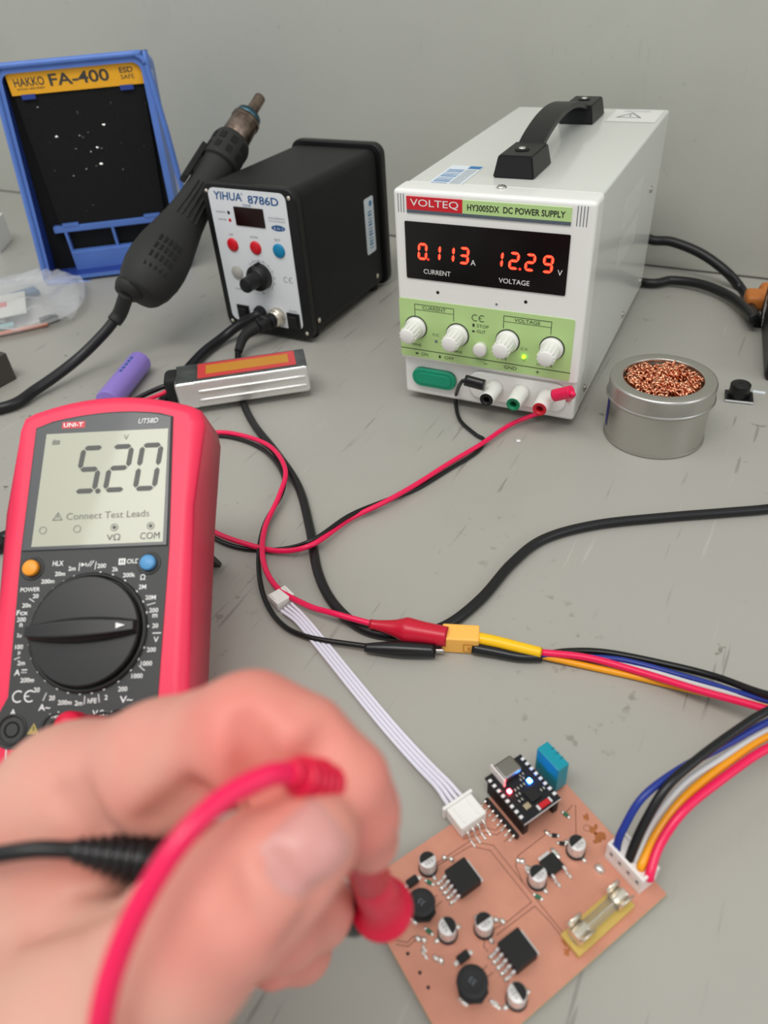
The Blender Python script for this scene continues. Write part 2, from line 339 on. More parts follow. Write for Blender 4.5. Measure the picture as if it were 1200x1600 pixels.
b.text('VOLTEQ', .0275, .1396, .0048, 'print_white', w=.031, z=.0007).text('HY3005DX  DC POWER SUPPLY', .0775, .1394, .0036, 'ink_black', w=.058, z=.0007, bold=.02)
b.build('name_strip', psu, label='red and green name strip across the top of the front')
b = MB(P)
b.prism(rrect(.0076, .1105, .093, .1286, .0008), 0, .0006, 'display_black')
def led(s, xs, z):
    for ch, x in zip(s, xs): b.seg7(ch, x, z, .0066, .0108, .0018, .00075, 'led_red', sl=.07); b.seg7(ch, x+.0003, z+.0004, .0060, .0100, .0009, .0008, 'led_core', sl=.07)
led('0113', (.0156, .0246, .0337, .0432), .1055); led('1229', (.0648, .0747, .0846, .0952), .1055)
b.ring(.0229, .1063, 0, .0008, .00075, 'led_red').ring(.0822, .1063, 0, .0008, .00075, 'led_red')
b.text('A', .0527, .1072, .0033, 'print_white', z=.0008).text('V', .1063, .1066, .0033, 'print_white', z=.0008)
b.text('CURRENT', .0288, .0985, .0030, 'print_white', w=.0182, z=.0008).text('VOLTAGE', .0790, .0982, .0030, 'print_white', w=.0192, z=.0008)
b.build('display', psu, label='black display window with red lit digits')
b = MB(P)
b.prism(rrect(.001, .1182, .0375, .0789, .0015), 0, .0004, 'panel_green'); z = .0005; ln = 'ink_black'
b.line([(.001, .0433), (.1182, .0433)], .0005, z, ln)
for x0, x1, t in ((.0123, .0398, 'CURRENT'), (.0735, .1040, 'VOLTAGE')):
    b.line([(x0, .0675), (x0, .0757), (x1, .0757), (x1, .0675)], .0004, z, ln); b.line([(x0, .0720), (x1, .0720)], .0003, z, ln)
    b.text(t, (x0+x1)/2, .0738, .0023, ln, w=.0165, z=z)
b.ring(.0545, .0717, .0018, .0023, z, ln, a0=.9, a1=5.4).ring(.0592, .0717, .0018, .0023, z, ln, a0=.9, a1=5.4).rect(.0573, .0590, .0715, .0719, z, ln)
b.text('STOP', .0598, .0665, .0021, ln, w=.0080, z=z).text('OUT', .0588, .0627, .0021, ln, w=.0060, z=z).rect(.0528, .0542, .0655, .0676, z, ln).rect(.0526, .0544, .0618, .0630, z, ln)
b.text('C.C.', .0272, .0560, .0018, ln, w=.005, z=z).text('C.V.', .0880, .0552, .0018, ln, w=.005, z=z).ring(.0272, .0512, 0, .0011, z, 'ink_grey')
b.text('FINE', .0130, .0468, .0017, ln, w=.0064, z=z).text('COARSE', .0405, .0461, .0017, ln, w=.0105, z=z).text('FINE', .0735, .0463, .0017, ln, w=.0064, z=z).text('COARSE', .1018, .0461, .0017, ln, w=.0105, z=z)
b.text('ON', .0185, .0404, .0022, ln, w=.0050, z=z).text('OFF', .0365, .0404, .0022, ln, w=.0068, z=z).text('GND', .0794, .0405, .0024, ln, w=.0085, z=z).text('+', .0975, .0405, .0024, ln, z=z).rect(.061, .0635, .0403, .0407, z, ln)
b.rect(.0118, .0138, .0397, .0409, z, ln).rect(.0290, .0304, .0393, .0414, z, ln)
b.build('control_panel', psu, label='light green control panel with printed lettering')
for x, zz in ((.0128, .0595), (.0425, .0583), (.0767, .0590), (.1055, .0584)):
    b = MB(P @ T(x, zz, 0)); b.ring(0, 0, .0068, .0081, .0006, 'ink_black', n=32)
    b.lathe([(0, 0), (.0074, 0), (.0074, .0022), (.0068, .003), (.0058, .0038), (.0050, .0155), (.0044, .0165), (0, .0165)], 'white_plastic', n=32)
    for a in range(14): b.box(-.0003, .0003, .0048, .0058, .005, .0150, 'white_plastic', M=RZ(a*math.pi/7))
    b.build('knob', psu)
MB(P @ T(.0589, .0510, 0)).lathe([(0, 0), (.0047, 0), (.0047, .0035), (.004, .0044), (0, .0046)], 'white_plastic').build('push_button', psu)
MB(P @ T(.0880, .0500, 0)).lathe([(0, 0), (.0013, 0), (.0013, .0015), (.0008, .0023), (0, .0025)], 'led_green', n=14).build('indicator_light', psu, label='small lit green indicator')
b = MB(pf(.001)); b.prism(rrect(.0077, .0403, .0145, .0282, .0066), 0, .0035, 'switch_green', bev=.001); b.prism(rrect(.0105, .0375, .0172, .0255, .0040), .003, .0042, 'switch_green', bev=.0005); b.build('power_switch', psu, label='oval green power switch')
for x, c in ((.0689, 'black_plastic'), (.0872, 'jack_green'), (.1047, 'jack_red')):
    b = MB(pf(-.001) @ T(x, .0232, 0)); b.lathe([(0, 0), (.0056, 0), (.0054, .004), (.0049, .0175), (.0046, .0182)], 'white_plastic')
    b.lathe([(.0046, .0182), (.0044, .0186), (.0022, .0186), (.0021, .0120), (0, .0120)], c).ring(0, 0, 0, .0020, .0125, 'dark_hole'); b.build('binding_post', psu)
Z = HT-.0006
for y0, y1, fy in ((.033, .072, 1), (.182, .222, -1)):
    b = MB(T(.064, 0, 0)); bb = bmesh.new(); bmesh.ops.create_cube(bb, size=1)
    for v in bb.verts:
        top = v.co.z > 0; v.co = Vector((v.co.x*(.021 if top else .026), (y0+y1)/2+v.co.y*((y1-y0)*(.88 if top else 1)), Z+(.0125 if top else 0)))
    bmesh.ops.bevel(bb, geom=bb.edges[:], offset=.0008, segments=2, affect='EDGES'); b.bm(bb, 'black_plastic', None, False)
    yc = (y0+y1)/2-.003*fy; b.lathe([(0, Z+.0127), (.0045, Z+.0127), (.0045, Z+.0129), (0, Z+.0129)], 'dark_hole', T(0, yc, 0)); b.lathe([(0, Z+.0129), (.0028, Z+.0129), (.002, Z+.0142), (0, Z+.0145)], 'screw_steel', T(0, yc, 0))
    b.build('handle_mount', psu)
b = MB(); prof = []; N = 24
for i in range(N+1):
    t = i/N; y = .062+(.190-.062)*t; zz = Z+.009+.0135*math.sin(math.pi*t)**.7; prof.append((y, zz))
vs = []; fs = []
for y, zz in prof: vs += [(.056, y, zz), (.072, y, zz), (.072, y, zz-.0035), (.056, y, zz-.0035)]
for i in range(N):
    for q in range(4): r_ = (q+1) % 4; fs.append([i*4+q, i*4+r_, i*4+4+r_, i*4+4+q])
fs += [[3, 2, 1, 0], [N*4, N*4+1, N*4+2, N*4+3]]
b.add(vs, fs, 'black_plastic').build('handle_strap', psu)
b = MB(T(0, 0, Z)); b.rect(.016, .038, .008, .056, .0002, 'sticker_white')
for i in range(9): b.rect(.0178, .0282, .0150+i*.0037, .0150+i*.0037+(.0010, .0018, .0014)[i % 3], .0003, 'sticker_blue')
for i in range(5): b.rect(.0298+i*.0014, .0302+i*.0014, .011, .047, .0003, 'ink_grey')
b.rect(.0290, .0372, .0490, .0552, .0003, 'sticker_blue')
b.build('barcode_sticker', psu)
b = MB(T(0, 0, Z)); b.rect(.083, .119, .195, .238, .0002, 'psu_white')
b.line([(.089, .210), (.106, .210), (.0975, .226), (.089, .210)], .0012, .0003, 'ink_grey').rect(.0970, .0980, .214, .220, .0003, 'ink_grey').text('CAUTION', .1, .232, .003, 'ink_grey', z=.0003, rot=0)
b.build('warning_label', psu)
b = MB(T(.064, .012, Z)); b.lathe([(0, 0), (.0034, 0), (.0028, .0014), (.0012, .0021), (0, .0021)], 'screw_steel', n=18).rect(-.0022, .0022, -.0003, .0003, .00215, 'dark_hole'); b.build('screw', psu)
for y, z in ((.030, .016), (.155, .016), (.228, .016), (.205, .098)):
    MB(T(W-.0012, y, z) @ RY(math.pi/2)).lathe([(0, 0), (.0028, 0), (.0024, .001), (0, .0016)], 'screw_steel', n=16).build('screw', psu)
b = MB(frame((W-.0012, 0, 0), (0, 1, 0), (0, 0, 1), (1, 0, 0)))
for i in range(11):
    for j in range(2): b.prism(rrect(.095+i*.006, .097+i*.006, .074+j*.026, .094+j*.026, .0008, 2), -.0004, .0001, 'psu_case', bev=0)
b.build('side_vents', psu)
for x in (.016, W-.016):
    for y in (.028, D-.025): MB(T(x, y, 0)).cyl(.007, 0, .0065, 'matte_black').build('foot', psu)

# ------------------------------------------------------------------ hot air rework station
YM = T(-.425, .4597, 0) @ RZ(math.radians(.7))
st = thing('rework_station', 'black hot air soldering station with white front panel and three round buttons', 'soldering station', YM)
W, D, HT = .0887, .139, .124
MB().box(.0015, W-.0015, .004, D-.004, .0045, HT-.0015, 'black_metal', bev=.008, seg=4).build('case', st)
def ringframe(y0, y1, g, rr):
    b = MB(pf(y0)); b.prism(rrect(-g, W+g, .003-min(g, .001), HT+g, rr), -(y1-y0), 0, 'black_plastic', bev=.0015); return b
b = ringframe(0, .007, 0, .009)
for x, z in ((.0055, HT-.0065), (W-.0055, HT-.0065), (.0055, .0095), (W-.0055, .0095)): b.lathe([(0, 0), (.0019, 0), (.0014, .0006), (0, .0007)], 'nickel', T(x, z, .0001), n=12)
b.build('front_frame', st)
ringframe(D-.007, D, .0022, .010).build('rear_frame', st)
Q = pf(-.0003); b = MB(Q); b.prism(rrect(.0068, .0802, .0115, .1205, .0058), -.0005, .0002, 'panel_white'); z = .0003
b.text('YIHUA', .0260, .1150, .0062, 'ink_blue', w=.027, z=z, bold=.02, shear=.1).text('8786D', .0594, .1140, .0062, 'ink_blue', w=.0285, z=z, bold=.02).text('TEMP', .0430, .1092, .0018, 'ink_blue', w=.0085, z=z)
b.ring(.0400, .1175, .0006, .0009, z, 'ink_blue')
b.prism(rrect(.0300, .0580, .0935, .1078, .0005), 0, .0008, 'lcd_dark')
b.text('WORKING', .0160, .1025, .0014, 'ink_grey', w=.0095, z=z).text('HEATER', .0165, .0967, .0014, 'ink_grey', w=.0080, z=z).ring(.0240, .1025, 0, .0014, z, 'ink_black').ring(.0240, .0967, 0, .0014, z, 'btn_red')
b.text('SOLDERING', .0695, .1018, .0013, 'ink_grey', w=.0150, z=z).text('STATION', .0695, .0995, .0012, 'ink_grey', w=.0150, z=z)
vs = [(.0700+.0065*math.cos(a*math.pi/12), .0945+.0023*math.sin(a*math.pi/12), z) for a in range(24)]; b.add(vs, [list(range(24))], 'ink_blue').text('2 in 1', .0700, .0945, .0019, 'print_white', w=.0085, z=.0004)
for t, x in (('UP', .0222), ('DOWN', .0450), ('SET', .0675)): b.text(t, x, .0853, .0017, 'ink_grey', w=.0016*len(t)+.001, z=z)
b.ring(.0455, .0540, .0125, .0128, z, 'ink_grey', a0=-.8, a1=2.4)
for i in range(9):
    a = -.8+i*.4; b.line([(.0455+.0125*math.cos(a), .0540+.0125*math.sin(a)), (.0455+.0140*math.cos(a), .0540+.0140*math.sin(a))], .0004, z, 'ink_grey')
b.text('AIR', .0450, .0395, .0016, 'ink_grey', z=z)
b.ring(.0700, .0540, .0018, .0023, z, 'ink_grey', a0=.9, a1=5.4).ring(.0750, .0540, .0018, .0023, z, 'ink_grey', a0=.9, a1=5.4).rect(.0730, .0748, .0538, .0542, z, 'ink_grey')
b.text('HANDLE', .0205, .0400, .0014, 'ink_grey', w=.0085, z=z).text('POWER', .0725, .0275, .0014, 'ink_grey', w=.0080, z=z)
b.build('front_panel', st, label='white printed front panel')
for x, zz, c, r_ in ((.0222, .0772, 'btn_red', .0054), (.0450, .0770, 'btn_red', .0054), (.0675, .0770, 'btn_blue', .0056)):
    MB(Q @ T(x, zz, 0)).lathe([(0, 0), (r_, 0), (r_, .0009), (r_-.0012, .0018), (0, .002)], c, n=24).build('button', st, label={'btn_red': 'round red button', 'btn_blue': 'round blue button'}[c])
MB(Q @ T(.0215, .0545, 0)).lathe([(0, 0), (.0056, 0), (.0054, .0012), (0, .0014)], 'btn_grey').build('button', st, label='round grey button')
b = MB(Q @ T(.0455, .0540, 0)); b.lathe([(0, 0), (.0108, 0), (.0106, .006), (.0098, .0075), (.0062, .0085), (.0060, .0215), (.0054, .0225), (0, .0225)], 'black_plastic', n=32).box(-.001, .001, .008, .0118, 0, .006, 'black_plastic'); b.build('dial_knob', st)
for x in (.0205, .0720):
    b = MB(Q @ T(x, .0185, 0)); b.box(-.0063, .0063, -.0075, .0075, 0, .0014, 'black_plastic', bev=.0005); b.box(-.0042, .0042, -.0055, .0055, .001, .0028, 'matte_black', bev=.0008, M=RX(.12)); b.build('rocker_switch', st)
MB(Q @ T(.0385, .0215, 0)).lathe([(0, 0), (.0064, 0), (.0060, .003), (.0050, .0042), (0, .0042)], 'matte_black').build('cable_gland', st)
b = MB(Q @ T(.0560, .0210, 0)); b.lathe([(0, 0), (.0078, 0), (.0078, .0045), (.0070, .0052), (.0064, .0052), (.0064, .008), (0, .008)], 'nickel', n=28); b.build('socket', st, label='round nickel socket')
b = MB(frame((W-.0015, 0, 0), (0, 1, 0), (0, 0, 1), (1, 0, 0))); b.prism(rrect(.103, .119, .040, .088, .002), -.0002, .0002, 'sticker_white')
b.ring(.1135, .0825, 0, .0025, .0003, 'sticker_blue')
for i in range(12): b.rect(.108, .1145, .0445+i*.0028, .0445+i*.0028+(.0008, .0016, .0012)[i % 3], .0003, 'sticker_blue')
b.build('barcode_sticker', st)
for y, z in ((.014, .016), (.118, .016)): MB(T(W-.0015, y, z) @ RY(math.pi/2)).lathe([(0, 0), (.0024, 0), (.002, .0008), (0, .0012)], 'nickel', n=14).build('screw', st)
for x in (.012, W-.012):
    for y in (.016, D-.016): MB(T(x, y, 0)).cyl(.006, 0, .0050, 'matte_black').build('foot', st)
MB().box(-.010, .002, .030, .062, .086, .092, 'black_plastic', bev=.001).box(-.0045, .002, .034, .058, .070, .090, 'black_plastic', bev=.001).build('handle_holder', st)

# ------------------------------------------------------------------ hot air gun
A0 = atX(216, 462, -.449); A1 = atX(405, 155, -.449); ax = (A1-A0).normalized(); LN = (A1-A0).length
view = (Vector((0, 0, H))-(A0+A1)/2).normalized(); gx = view.cross(ax).normalized(); gn = ax.cross(gx).normalized()
GM = frame(A0, gx, gn, ax)          # local z along the gun; local y faces the room
GM = Matrix(GM)
gun = thing('hot_air_gun', 'black hot air gun with metal nozzle resting on the soldering station side', 'hot air gun', GM)
b = MB(); k = LN/.236; q = LN/.222
b.lathe([(0, 0), (.0150*q, 0), (.0175*q, .003*k), (.0215*q, .012*k), (.0238*q, .024*k), (.0242*q, .036*k), (.0230*q, .050*k), (.0200*q, .066*k), (.0172*q, .082*k), (.0152*q, .100*k), (.0142*q, .120*k), (.0140*q, .135*k), (.0148*q, .148*k), (.0155*q, .152*k), (0, .152*k)], 'gun_black', n=36)
for i in range(4):
    for j in range(5):
        z = (.018+i*.0085)*k; x = (-.0085+j*.0042)*q; rr = (.0226, .0240, .0242, .0236)[i]*q
        y = math.sqrt(rr*rr-x*x)
        b.box(x-.0009, x+.0009, y-.0010, y+.0006, z, z+.0055*k, 'slot')
for a in (-.5, -.25, 0, .25, .5):
    b.tube([(math.sin(a)*r_*q, math.cos(a)*r_*q, z*k) for r_, z in ((.0180, .078), (.0158, .096), (.0146, .118))], .0009, 'gun_black', n=6, sub=3)
b.build('handle', gun)
b = MB(); b.lathe([(0, .150*k), (.0172*k, .150*k), (.0176*k, .154*k), (.0172*k, .178*k), (.0160*k, .181*k), (0, .181*k)], 'gun_black', n=32)
for a in range(10):
    for j in range(2): b.box(-.0025*k, .0025*k, .0165*k, .0178*k, (.157+j*.011)*k, (.164+j*.011)*k, 'slot', M=RZ(a*math.pi/5))
b.build('collar', gun)
b = MB(); b.lathe([(0, .180*k), (.0138*k, .180*k), (.0128*k, .204*k), (.0136*k, .2045*k), (.0136*k, .208*k), (0, .208*k)], 'steel_heat').lathe([(0, .2075*k), (.0125*k, .2075*k), (.0118*k, .214*k), (0, .214*k)], 'steel_blue').lathe([(0, .2135*k), (.0056*k, .2135*k), (.0052*k, .238*k), (.0038*k, .238*k), (.0038*k, .220*k), (0, .220*k)], 'steel_heat', n=18); b.build('nozzle', gun, label='heat-stained metal nozzle')
MB().box(.0160*k, .0215*k, -.006, .006, .118*k, .158*k, 'black_plastic', bev=.001).box(.013*k, .0165*k, -.004, .004, .128*k, .146*k, 'black_plastic').build('hanger_clip', gun)
MB(T(.008, 0, -.001)).lathe([(0, -.004), (.0100*k, -.004), (.0125*k, .001), (.0125*k, .004), (0, .004)], 'gun_black').build('end_cap', gun)
GI = GM.inverted()
c0 = GM @ Vector((.008, 0, -.003)); c1 = at(188, 488, .042); c2 = at(178, 503, .036)
MB(GI).tube([c0, c1, c2], .0058, 'gun_black', n=14).build('strain_relief', gun)
cp = [c1, at(163, 520, .030), at(120, 562, .016), at(60, 606, .007), at(0, 638, .0046), Vector((-.56, .235, .0046)), Vector((-.60, .17, .0046)), Vector((-.55, .10, .0046)), Vector((-.45, .105, .0046)), at(-20, 856, .0046), at(4, 842, .0046), Vector((-.352, .20, .0046)), Vector((-.362, .27, .0046)), Vector((-.392, .345, .0046)), at(312, 557, .0046), at(345, 530, .006), at(375, 507, .014), YM @ Vector((.0385, -.006, .0213)), YM @ Vector((.0385, -.002, .0215))]
MB(GI).tube(cp, .0042, 'cable_black', n=12).build('cable', gun)

# ------------------------------------------------------------------ soldering iron cord
ic = thing('soldering_iron_cord', 'black cord plugged into the station, curving across the bench past the white connector', 'cable', T(*(YM @ Vector((.056, -.006, .021)))))
II = ic.matrix_world.inverted()
p0 = YM @ Vector((.056, -.0075, .021)); p1 = at(402, 510, .020); p2 = at(382, 525, .015); p3 = at(372, 550, .006)
b = MB(II); b.tube([p0, p0.lerp(p1, .5), p1], lambda t: .0062-.0008*t, 'black_plastic', n=18, sub=6); b.lathe([(0, -.002), (.0068, -.002), (.0068, .002), (0, .002)], 'black_plastic', frame(p0.lerp(p1, .55), (1, 0, 0), (0, 1, 0), (p1-p0)), n=18)
b.build('plug', ic)
b = MB(II); b.tube([p1.lerp(p0, .1), p2, p3], lambda t: .0052-.0018*t, 'matte_black', n=14); b.build('strain_relief', ic)
cp = [p2.lerp(p3, .5), p3, at(374, 585, .0028), at(380, 628, .0028), at(398, 665, .0028)] + [at(x, y, .0028) for x, y in ((432, 708), (466, 760), (484, 825), (497, 895), (525, 948), (572, 984), (636, 992), (696, 978), (752, 935), (800, 880), (850, 842), (930, 820), (1040, 808), (1130, 801), (1215, 793), (1300, 775))] + [Vector((.16, .42, .0028)), Vector((.30, .46, .0028)), Vector((.46, .45, .0028)), Vector((.66, .40, .0028)), Vector((.90, .38, .0028))]
MB(II).tube(cp, .0027, 'cable_black', n=12).build('cord', ic)

# ------------------------------------------------------------------ fume absorber
hd = math.radians(38.46)
HM = T(-.679, .4765, .0029) @ RZ(hd)
hk = thing('fume_absorber', 'blue solder fume absorber with black foam filter and yellow label strip', 'fume absorber', HM)
def loop(pts, y): return [(x, y(z) if callable(y) else y, z) for x, z in pts]
def rl(x0b, x1b, x0t, x1t, z0, z1, rt, n=6):
    pts = [(x0b, z0), (x1b, z0)]
    for i in range(n+1):
        a = math.pi/2*i/n; pts.append((x1t-rt+rt*math.cos(a), z1-rt+rt*math.sin(a)))
    for i in range(n+1):
        a = math.pi/2+math.pi/2*i/n; pts.append((x0t+rt+rt*math.cos(a), z1-rt+rt*math.sin(a)))
    return pts
yd = lambda z: .026-.085*z
Oo = rl(0, .146, .0165, .151, 0, .1925, .012); Ii = rl(.0060, .1400, .0225, .1450, .004, .1865, .008)
Lo = loop(Oo, 0); Li = loop(Ii, 0); Lj = loop(Ii, yd); Lb = loop(rl(.004, .142, .0185, .149, 0, .187, .012), .085); n = len(Oo)
b = MB(); vs = Lo+Li+Lj+Lb; ring = lambda a, c: [[a*n+i, a*n+(i+1) % n, c*n+(i+1) % n, c*n+i] for i in range(n)]
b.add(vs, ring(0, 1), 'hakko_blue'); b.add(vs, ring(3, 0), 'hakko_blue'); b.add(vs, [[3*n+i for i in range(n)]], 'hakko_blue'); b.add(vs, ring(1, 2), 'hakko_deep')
b.add(Lj, [list(range(n))[::-1]], 'dark_hole'); b.build('housing', hk)
b = MB(); b.tube([Vector(p) for p in Lo]+[Vector(Lo[0])], .0028, 'hakko_blue', n=8, sub=3); b.build('front_rim', hk)
tilt = math.atan(.085)
FM = frame((0, yd(0)-.0012, -.0075), (1, 0, 0), (0, -.085, 1))
s = 1/math.cos(tilt)
b = MB(FM); b.prism([(.0275, .058*s), (.1325, .056*s), (.1435, .176*s), (.0275, .176*s)], -.001, .0035, 'foam')
for x, z, q in ((.052, .140, .0016), (.066, .128, .0009), (.073, .139, .0010), (.076, .137, .0008), (.082, .141, .0008), (.079, .124, .0009), (.086, .127, .0014), (.090, .126, .0008), (.098, .146, .0014), (.085, .112, .0016), (.080, .111, .0008), (.056, .104, .0009), (.070, .109, .0009), (.104, .105, .0008), (.044, .166, .0010), (.110, .164, .0007)):
    b.add([(x+q*math.cos(a)*(1+.4*math.sin(3*a+x*900)), z+q*.7*math.sin(a), .0036) for a in [i*.8 for i in range(8)]]+[(x, z, .0044)], [[i, (i+1) % 8, 8] for i in range(8)], 'solder')
b.build('foam_filter', hk, label='black foam filter flecked with solder')
b = MB(FM); b.box(.0262, .1448, .1765*s, .1955*s, 0, .0050, 'label_yellow')
b.text('HAKKO', .0445, .1872, .0068, 'label_ink', w=.0265, z=.0052, bold=.015).text('SMOKE ABSORBER', .0445, .1818, .0016, 'label_ink', w=.0245, z=.0052).text('FA-400', .0885, .1870, .0098, 'label_ink', w=.053, z=.0052, bold=.02)
b.text('ESD', .1310, .1894, .0045, 'label_ink', w=.0120, z=.0052, bold=.02).text('SAFE', .1310, .1840, .0036, 'label_ink', w=.0120, z=.0052)
b.build('label_strip', hk, label='yellow label strip')
b = MB(FM); b.box(.020, .138, .0515, .0575, -.001, .006, 'hakko_blue', bev=.0006, smooth=False)
b.build('filter_rail', hk)
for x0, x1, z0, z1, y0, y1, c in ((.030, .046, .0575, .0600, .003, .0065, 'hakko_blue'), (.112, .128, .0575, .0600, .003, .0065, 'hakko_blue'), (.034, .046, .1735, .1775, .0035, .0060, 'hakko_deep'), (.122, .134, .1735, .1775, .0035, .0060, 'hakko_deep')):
    MB(FM).box(x0, x1, z0, z1, y0, y1, c).build('filter_clip', hk)
b = MB(FM)
for x in (.0295, .0765, .128): b.box(x, x+.0025, .012, .052, -.001, .006, 'hakko_blue')
b.box(.030, .128, .012, .032, .001, .009, 'hakko_blue', bev=.0008, smooth=False); b.build('drip_tray', hk)
MB(frame((.1508, .020, .142), (0, 1, 0), (0, 0, 1))).prism(rrect(0, .014, 0, .034, .003), -.001, .0004, 'sticker_white').build('sticker', hk)

# ------------------------------------------------------------------ power cords, strip and plug at the right
pc = thing('mains_cable', 'upper black mains cord arching from behind the white supply', 'cable', T(*(PM @ Vector((.085, .243, .045))))); PI_ = pc.matrix_world.inverted()
e = PM @ Vector((.085, .2435, .045))
MB(PI_).box(e.x-.012, e.x+.012, e.y, e.y+.024, e.z-.009, e.z+.009, 'black_plastic', bev=.003).build('plug', pc)
def atY(px, py, y):
    r = R @ np.array([px-CX, py-CY, F]); t = y/r[1]
    return Vector((r[0]*t, y, H+r[2]*t))
cpts = [e+Vector((0, .022, 0)), e+Vector((.012, .036, .002)), atY(1015, 374, .700), atY(1050, 378, .702), atY(1095, 396, .700), atY(1135, 425, .695), atY(1160, 455, .690)+Vector((0, 0, .0)), at(1176, 488, .0045), at(1186, 505, .0045)]
MB(PI_).tube(cpts, .0042, 'cable_black', n=12).build('cord', pc)
pd = thing('mains_cable', 'lower black mains cord lying on the bench behind the white supply', 'cable', T(*at(1010, 440, 0))); PI2 = pd.matrix_world.inverted()
MB(PI2).tube([Vector((-.30, .700, .0045)), Vector((-.2, .695, .0045)), at(1003, 441, .0045), at(1050, 438, .006), at(1095, 444, .007), at(1135, 460, .007), at(1160, 478, .009), at(1180, 500, .012)], .0040, 'cable_black', n=12).build('cord', pd)
sm_ = T(*at(1192, 596, 0)) @ RZ(math.radians(8))
ps = thing('power_strip', 'black power strip at the right edge with white markings', 'power strip', sm_)
MB().box(0, .10, 0, .118, 0, .034, 'black_plastic', bev=.004).build('body', ps)
b = MB(frame((-.0001, 0, 0), (0, -1, 0), (0, 0, 1), (-1, 0, 0))); b.rect(-.094, -.088, .006, .020, .0001, 'print_white').rect(-.100, -.096, .010, .024, .0001, 'print_white').rect(-.086, -.083, .004, .012, .0001, 'print_white'); b.build('marking', ps)
og = thing('orange_block', 'orange block lying behind the black power strip', 'block', T(*at(1186, 486, 0)) @ RZ(.2))
MB().box(-.012, .07, -.002, .020, 0, .013, 'orange_plug', bev=.004).box(.0, .07, .016, .034, 0, .014, 'orange_plug', bev=.005).build('body', og)

# ------------------------------------------------------------------ tip cleaner tin
tc_ = at(1025, 690, 0); TM = T(-.0530, .4335, 0)
tin = thing('tip_cleaner_tin', 'round silver tin with an open lid full of copper wool', 'tin', TM)
MB().lathe([(0, 0), (.0305, 0), (.0315, .0006), (.0315, .0018), (.0308, .0026), (.0308, .029), (.0308, .031), (0, .031)], 'tin', n=64).build('body', tin)
MB().lathe([(.0305, .0290), (.0328, .0290), (.0331, .0298), (.0328, .0305), (.0322, .0312), (.0322, .0395), (.0316, .0408), (.0305, .0412), (.0248, .0412), (.0240, .0406), (.0240, .0385)], 'tin', n=64).build('lid', tin)
b = MB()
b.lathe([(0, .036), (.0238, .036), (.0238, .030)], 'oxide', n=40)
wr = random.Random(3)
for i in range(150):
    r0 = .021*math.sqrt(wr.random()); a = wr.random()*6.28; x, y = r0*math.cos(a), r0*math.sin(a); d = wr.random()*6.28
    zz = .0385+.0045*(1-(r0/.023)**2)*wr.random(); q = []
    el = (wr.random()-.5)*.8
    for t in range(15):
        ph = t*1.25; l = (t-7)*.00075
        q.append((x+l*math.cos(d)-.0013*math.sin(d)*math.cos(ph), y+l*math.sin(d)+.0013*math.cos(d)*math.cos(ph), zz+.0013*math.sin(ph)+l*el))
    q = [p for p in q if p[0]**2+p[1]**2 < .0232**2]
    if len(q) > 3: b.tube(q, .00050, 'copper_wool', n=4, sub=2, flat=2.0)
b.build('copper_wool', tin)
a = math.radians(200); MB(RZ(a)).add([(.03095*math.cos(t), .03095*math.sin(t), z) for t in [k*.05-.16 for k in range(7)] for z in (.007, .0265)], [[2*k, 2*k+2, 2*k+3, 2*k+1] for k in range(6)], 'tin_label', None, True).build('label', tin, label='blue paper label at the side')

# ------------------------------------------------------------------ buzzer module, crumbs
BM_ = T(*at(1132, 628, 0)) @ RZ(math.radians(9))
bz = thing('buzzer_module', 'small black buzzer on a circuit board right of the copper wool tin', 'buzzer', BM_)
MB().box(0, .0178, 0, .0135, .0008, .0024, 'esp_black').box(0, .0178, -.0002, .0002, .0008, .0020, 'white_pad').build('board', bz)
b = MB(T(.0082, .0065, .0024)); b.lathe([(0, 0), (.0066, 0), (.0066, .0088), (.0058, .0096), (.0018, .0096), (.0012, .0090), (0, .0086)], 'black_plastic', n=32); b.build('buzzer', bz)
b = MB()
for i in range(3): b.rod((.0155, .003+i*.003, .0024), (.0155, .003+i*.003, .0050), .0006, 'matte_black')
b.build('pin_header', bz)
b = MB(); b.box(-.004, .004, -.0015, .0015, 0, .0003, 'sticker_white', M=RZ(.1)); o = b.build('tape_scrap'); o.matrix_world = T(*at(1186, 613, .0001)); tag(o, 'tiny scrap of white tape beside the buzzer module', 'tape')
b = MB(); b.box(-.0014, .0014, -.0012, .0012, 0, .0011, 'print_white', bev=.0005); o = b.build('crumb'); o.matrix_world = T(*at(810, 690, 0)) @ RZ(.5); tag(o, 'white crumb lying on the bench in front of the white supply', 'crumb')

# ------------------------------------------------------------------ battery pack, loose cell
bM = T(-.3632, .3239, .0056) @ RZ(math.radians(39.4))
bp_ = thing('battery_pack', 'silver foil battery pack with a red and gold top label', 'battery', bM)
b = MB(); b.box(0, .096, 0, .028, 0, .0215, 'foil', bev=.0025, seg=3)
for z in (.0065, .0135): b.tube([(.016, -.0002, z), (.05, -.0004, z), (.093, -.0002, z)], .0010, 'foil', n=6)
b.box(.001, .0145, -.0006, .0006, .001, .0205, 'foil', bev=.0005)
b.build('foil_wrap', bp_)
b = MB(); b.box(.001, .0955, .001, .0275, .0208, .0220, 'pack_dark', bev=.0005).box(.017, .088, .003, .0255, .0218, .0223, 'pack_red').box(.023, .083, .008, .0215, .0222, .0225, 'pack_gold'); b.build('top_label', bp_, label='red and gold printed label')
MB().box(-.008, .004, .007, .0255, .002, .0225, 'matte_black', bev=.004, seg=3).build('end_wrap', bp_)
b = MB(); b.tube([(-.004, .013, .012), (-.014, .010, .010), (-.026, .012, .006), (-.040, .012, .0028), (-.060, .002, .0028)], .0016, 'wire_red', n=8); b.build('lead', bp_, label='red lead')
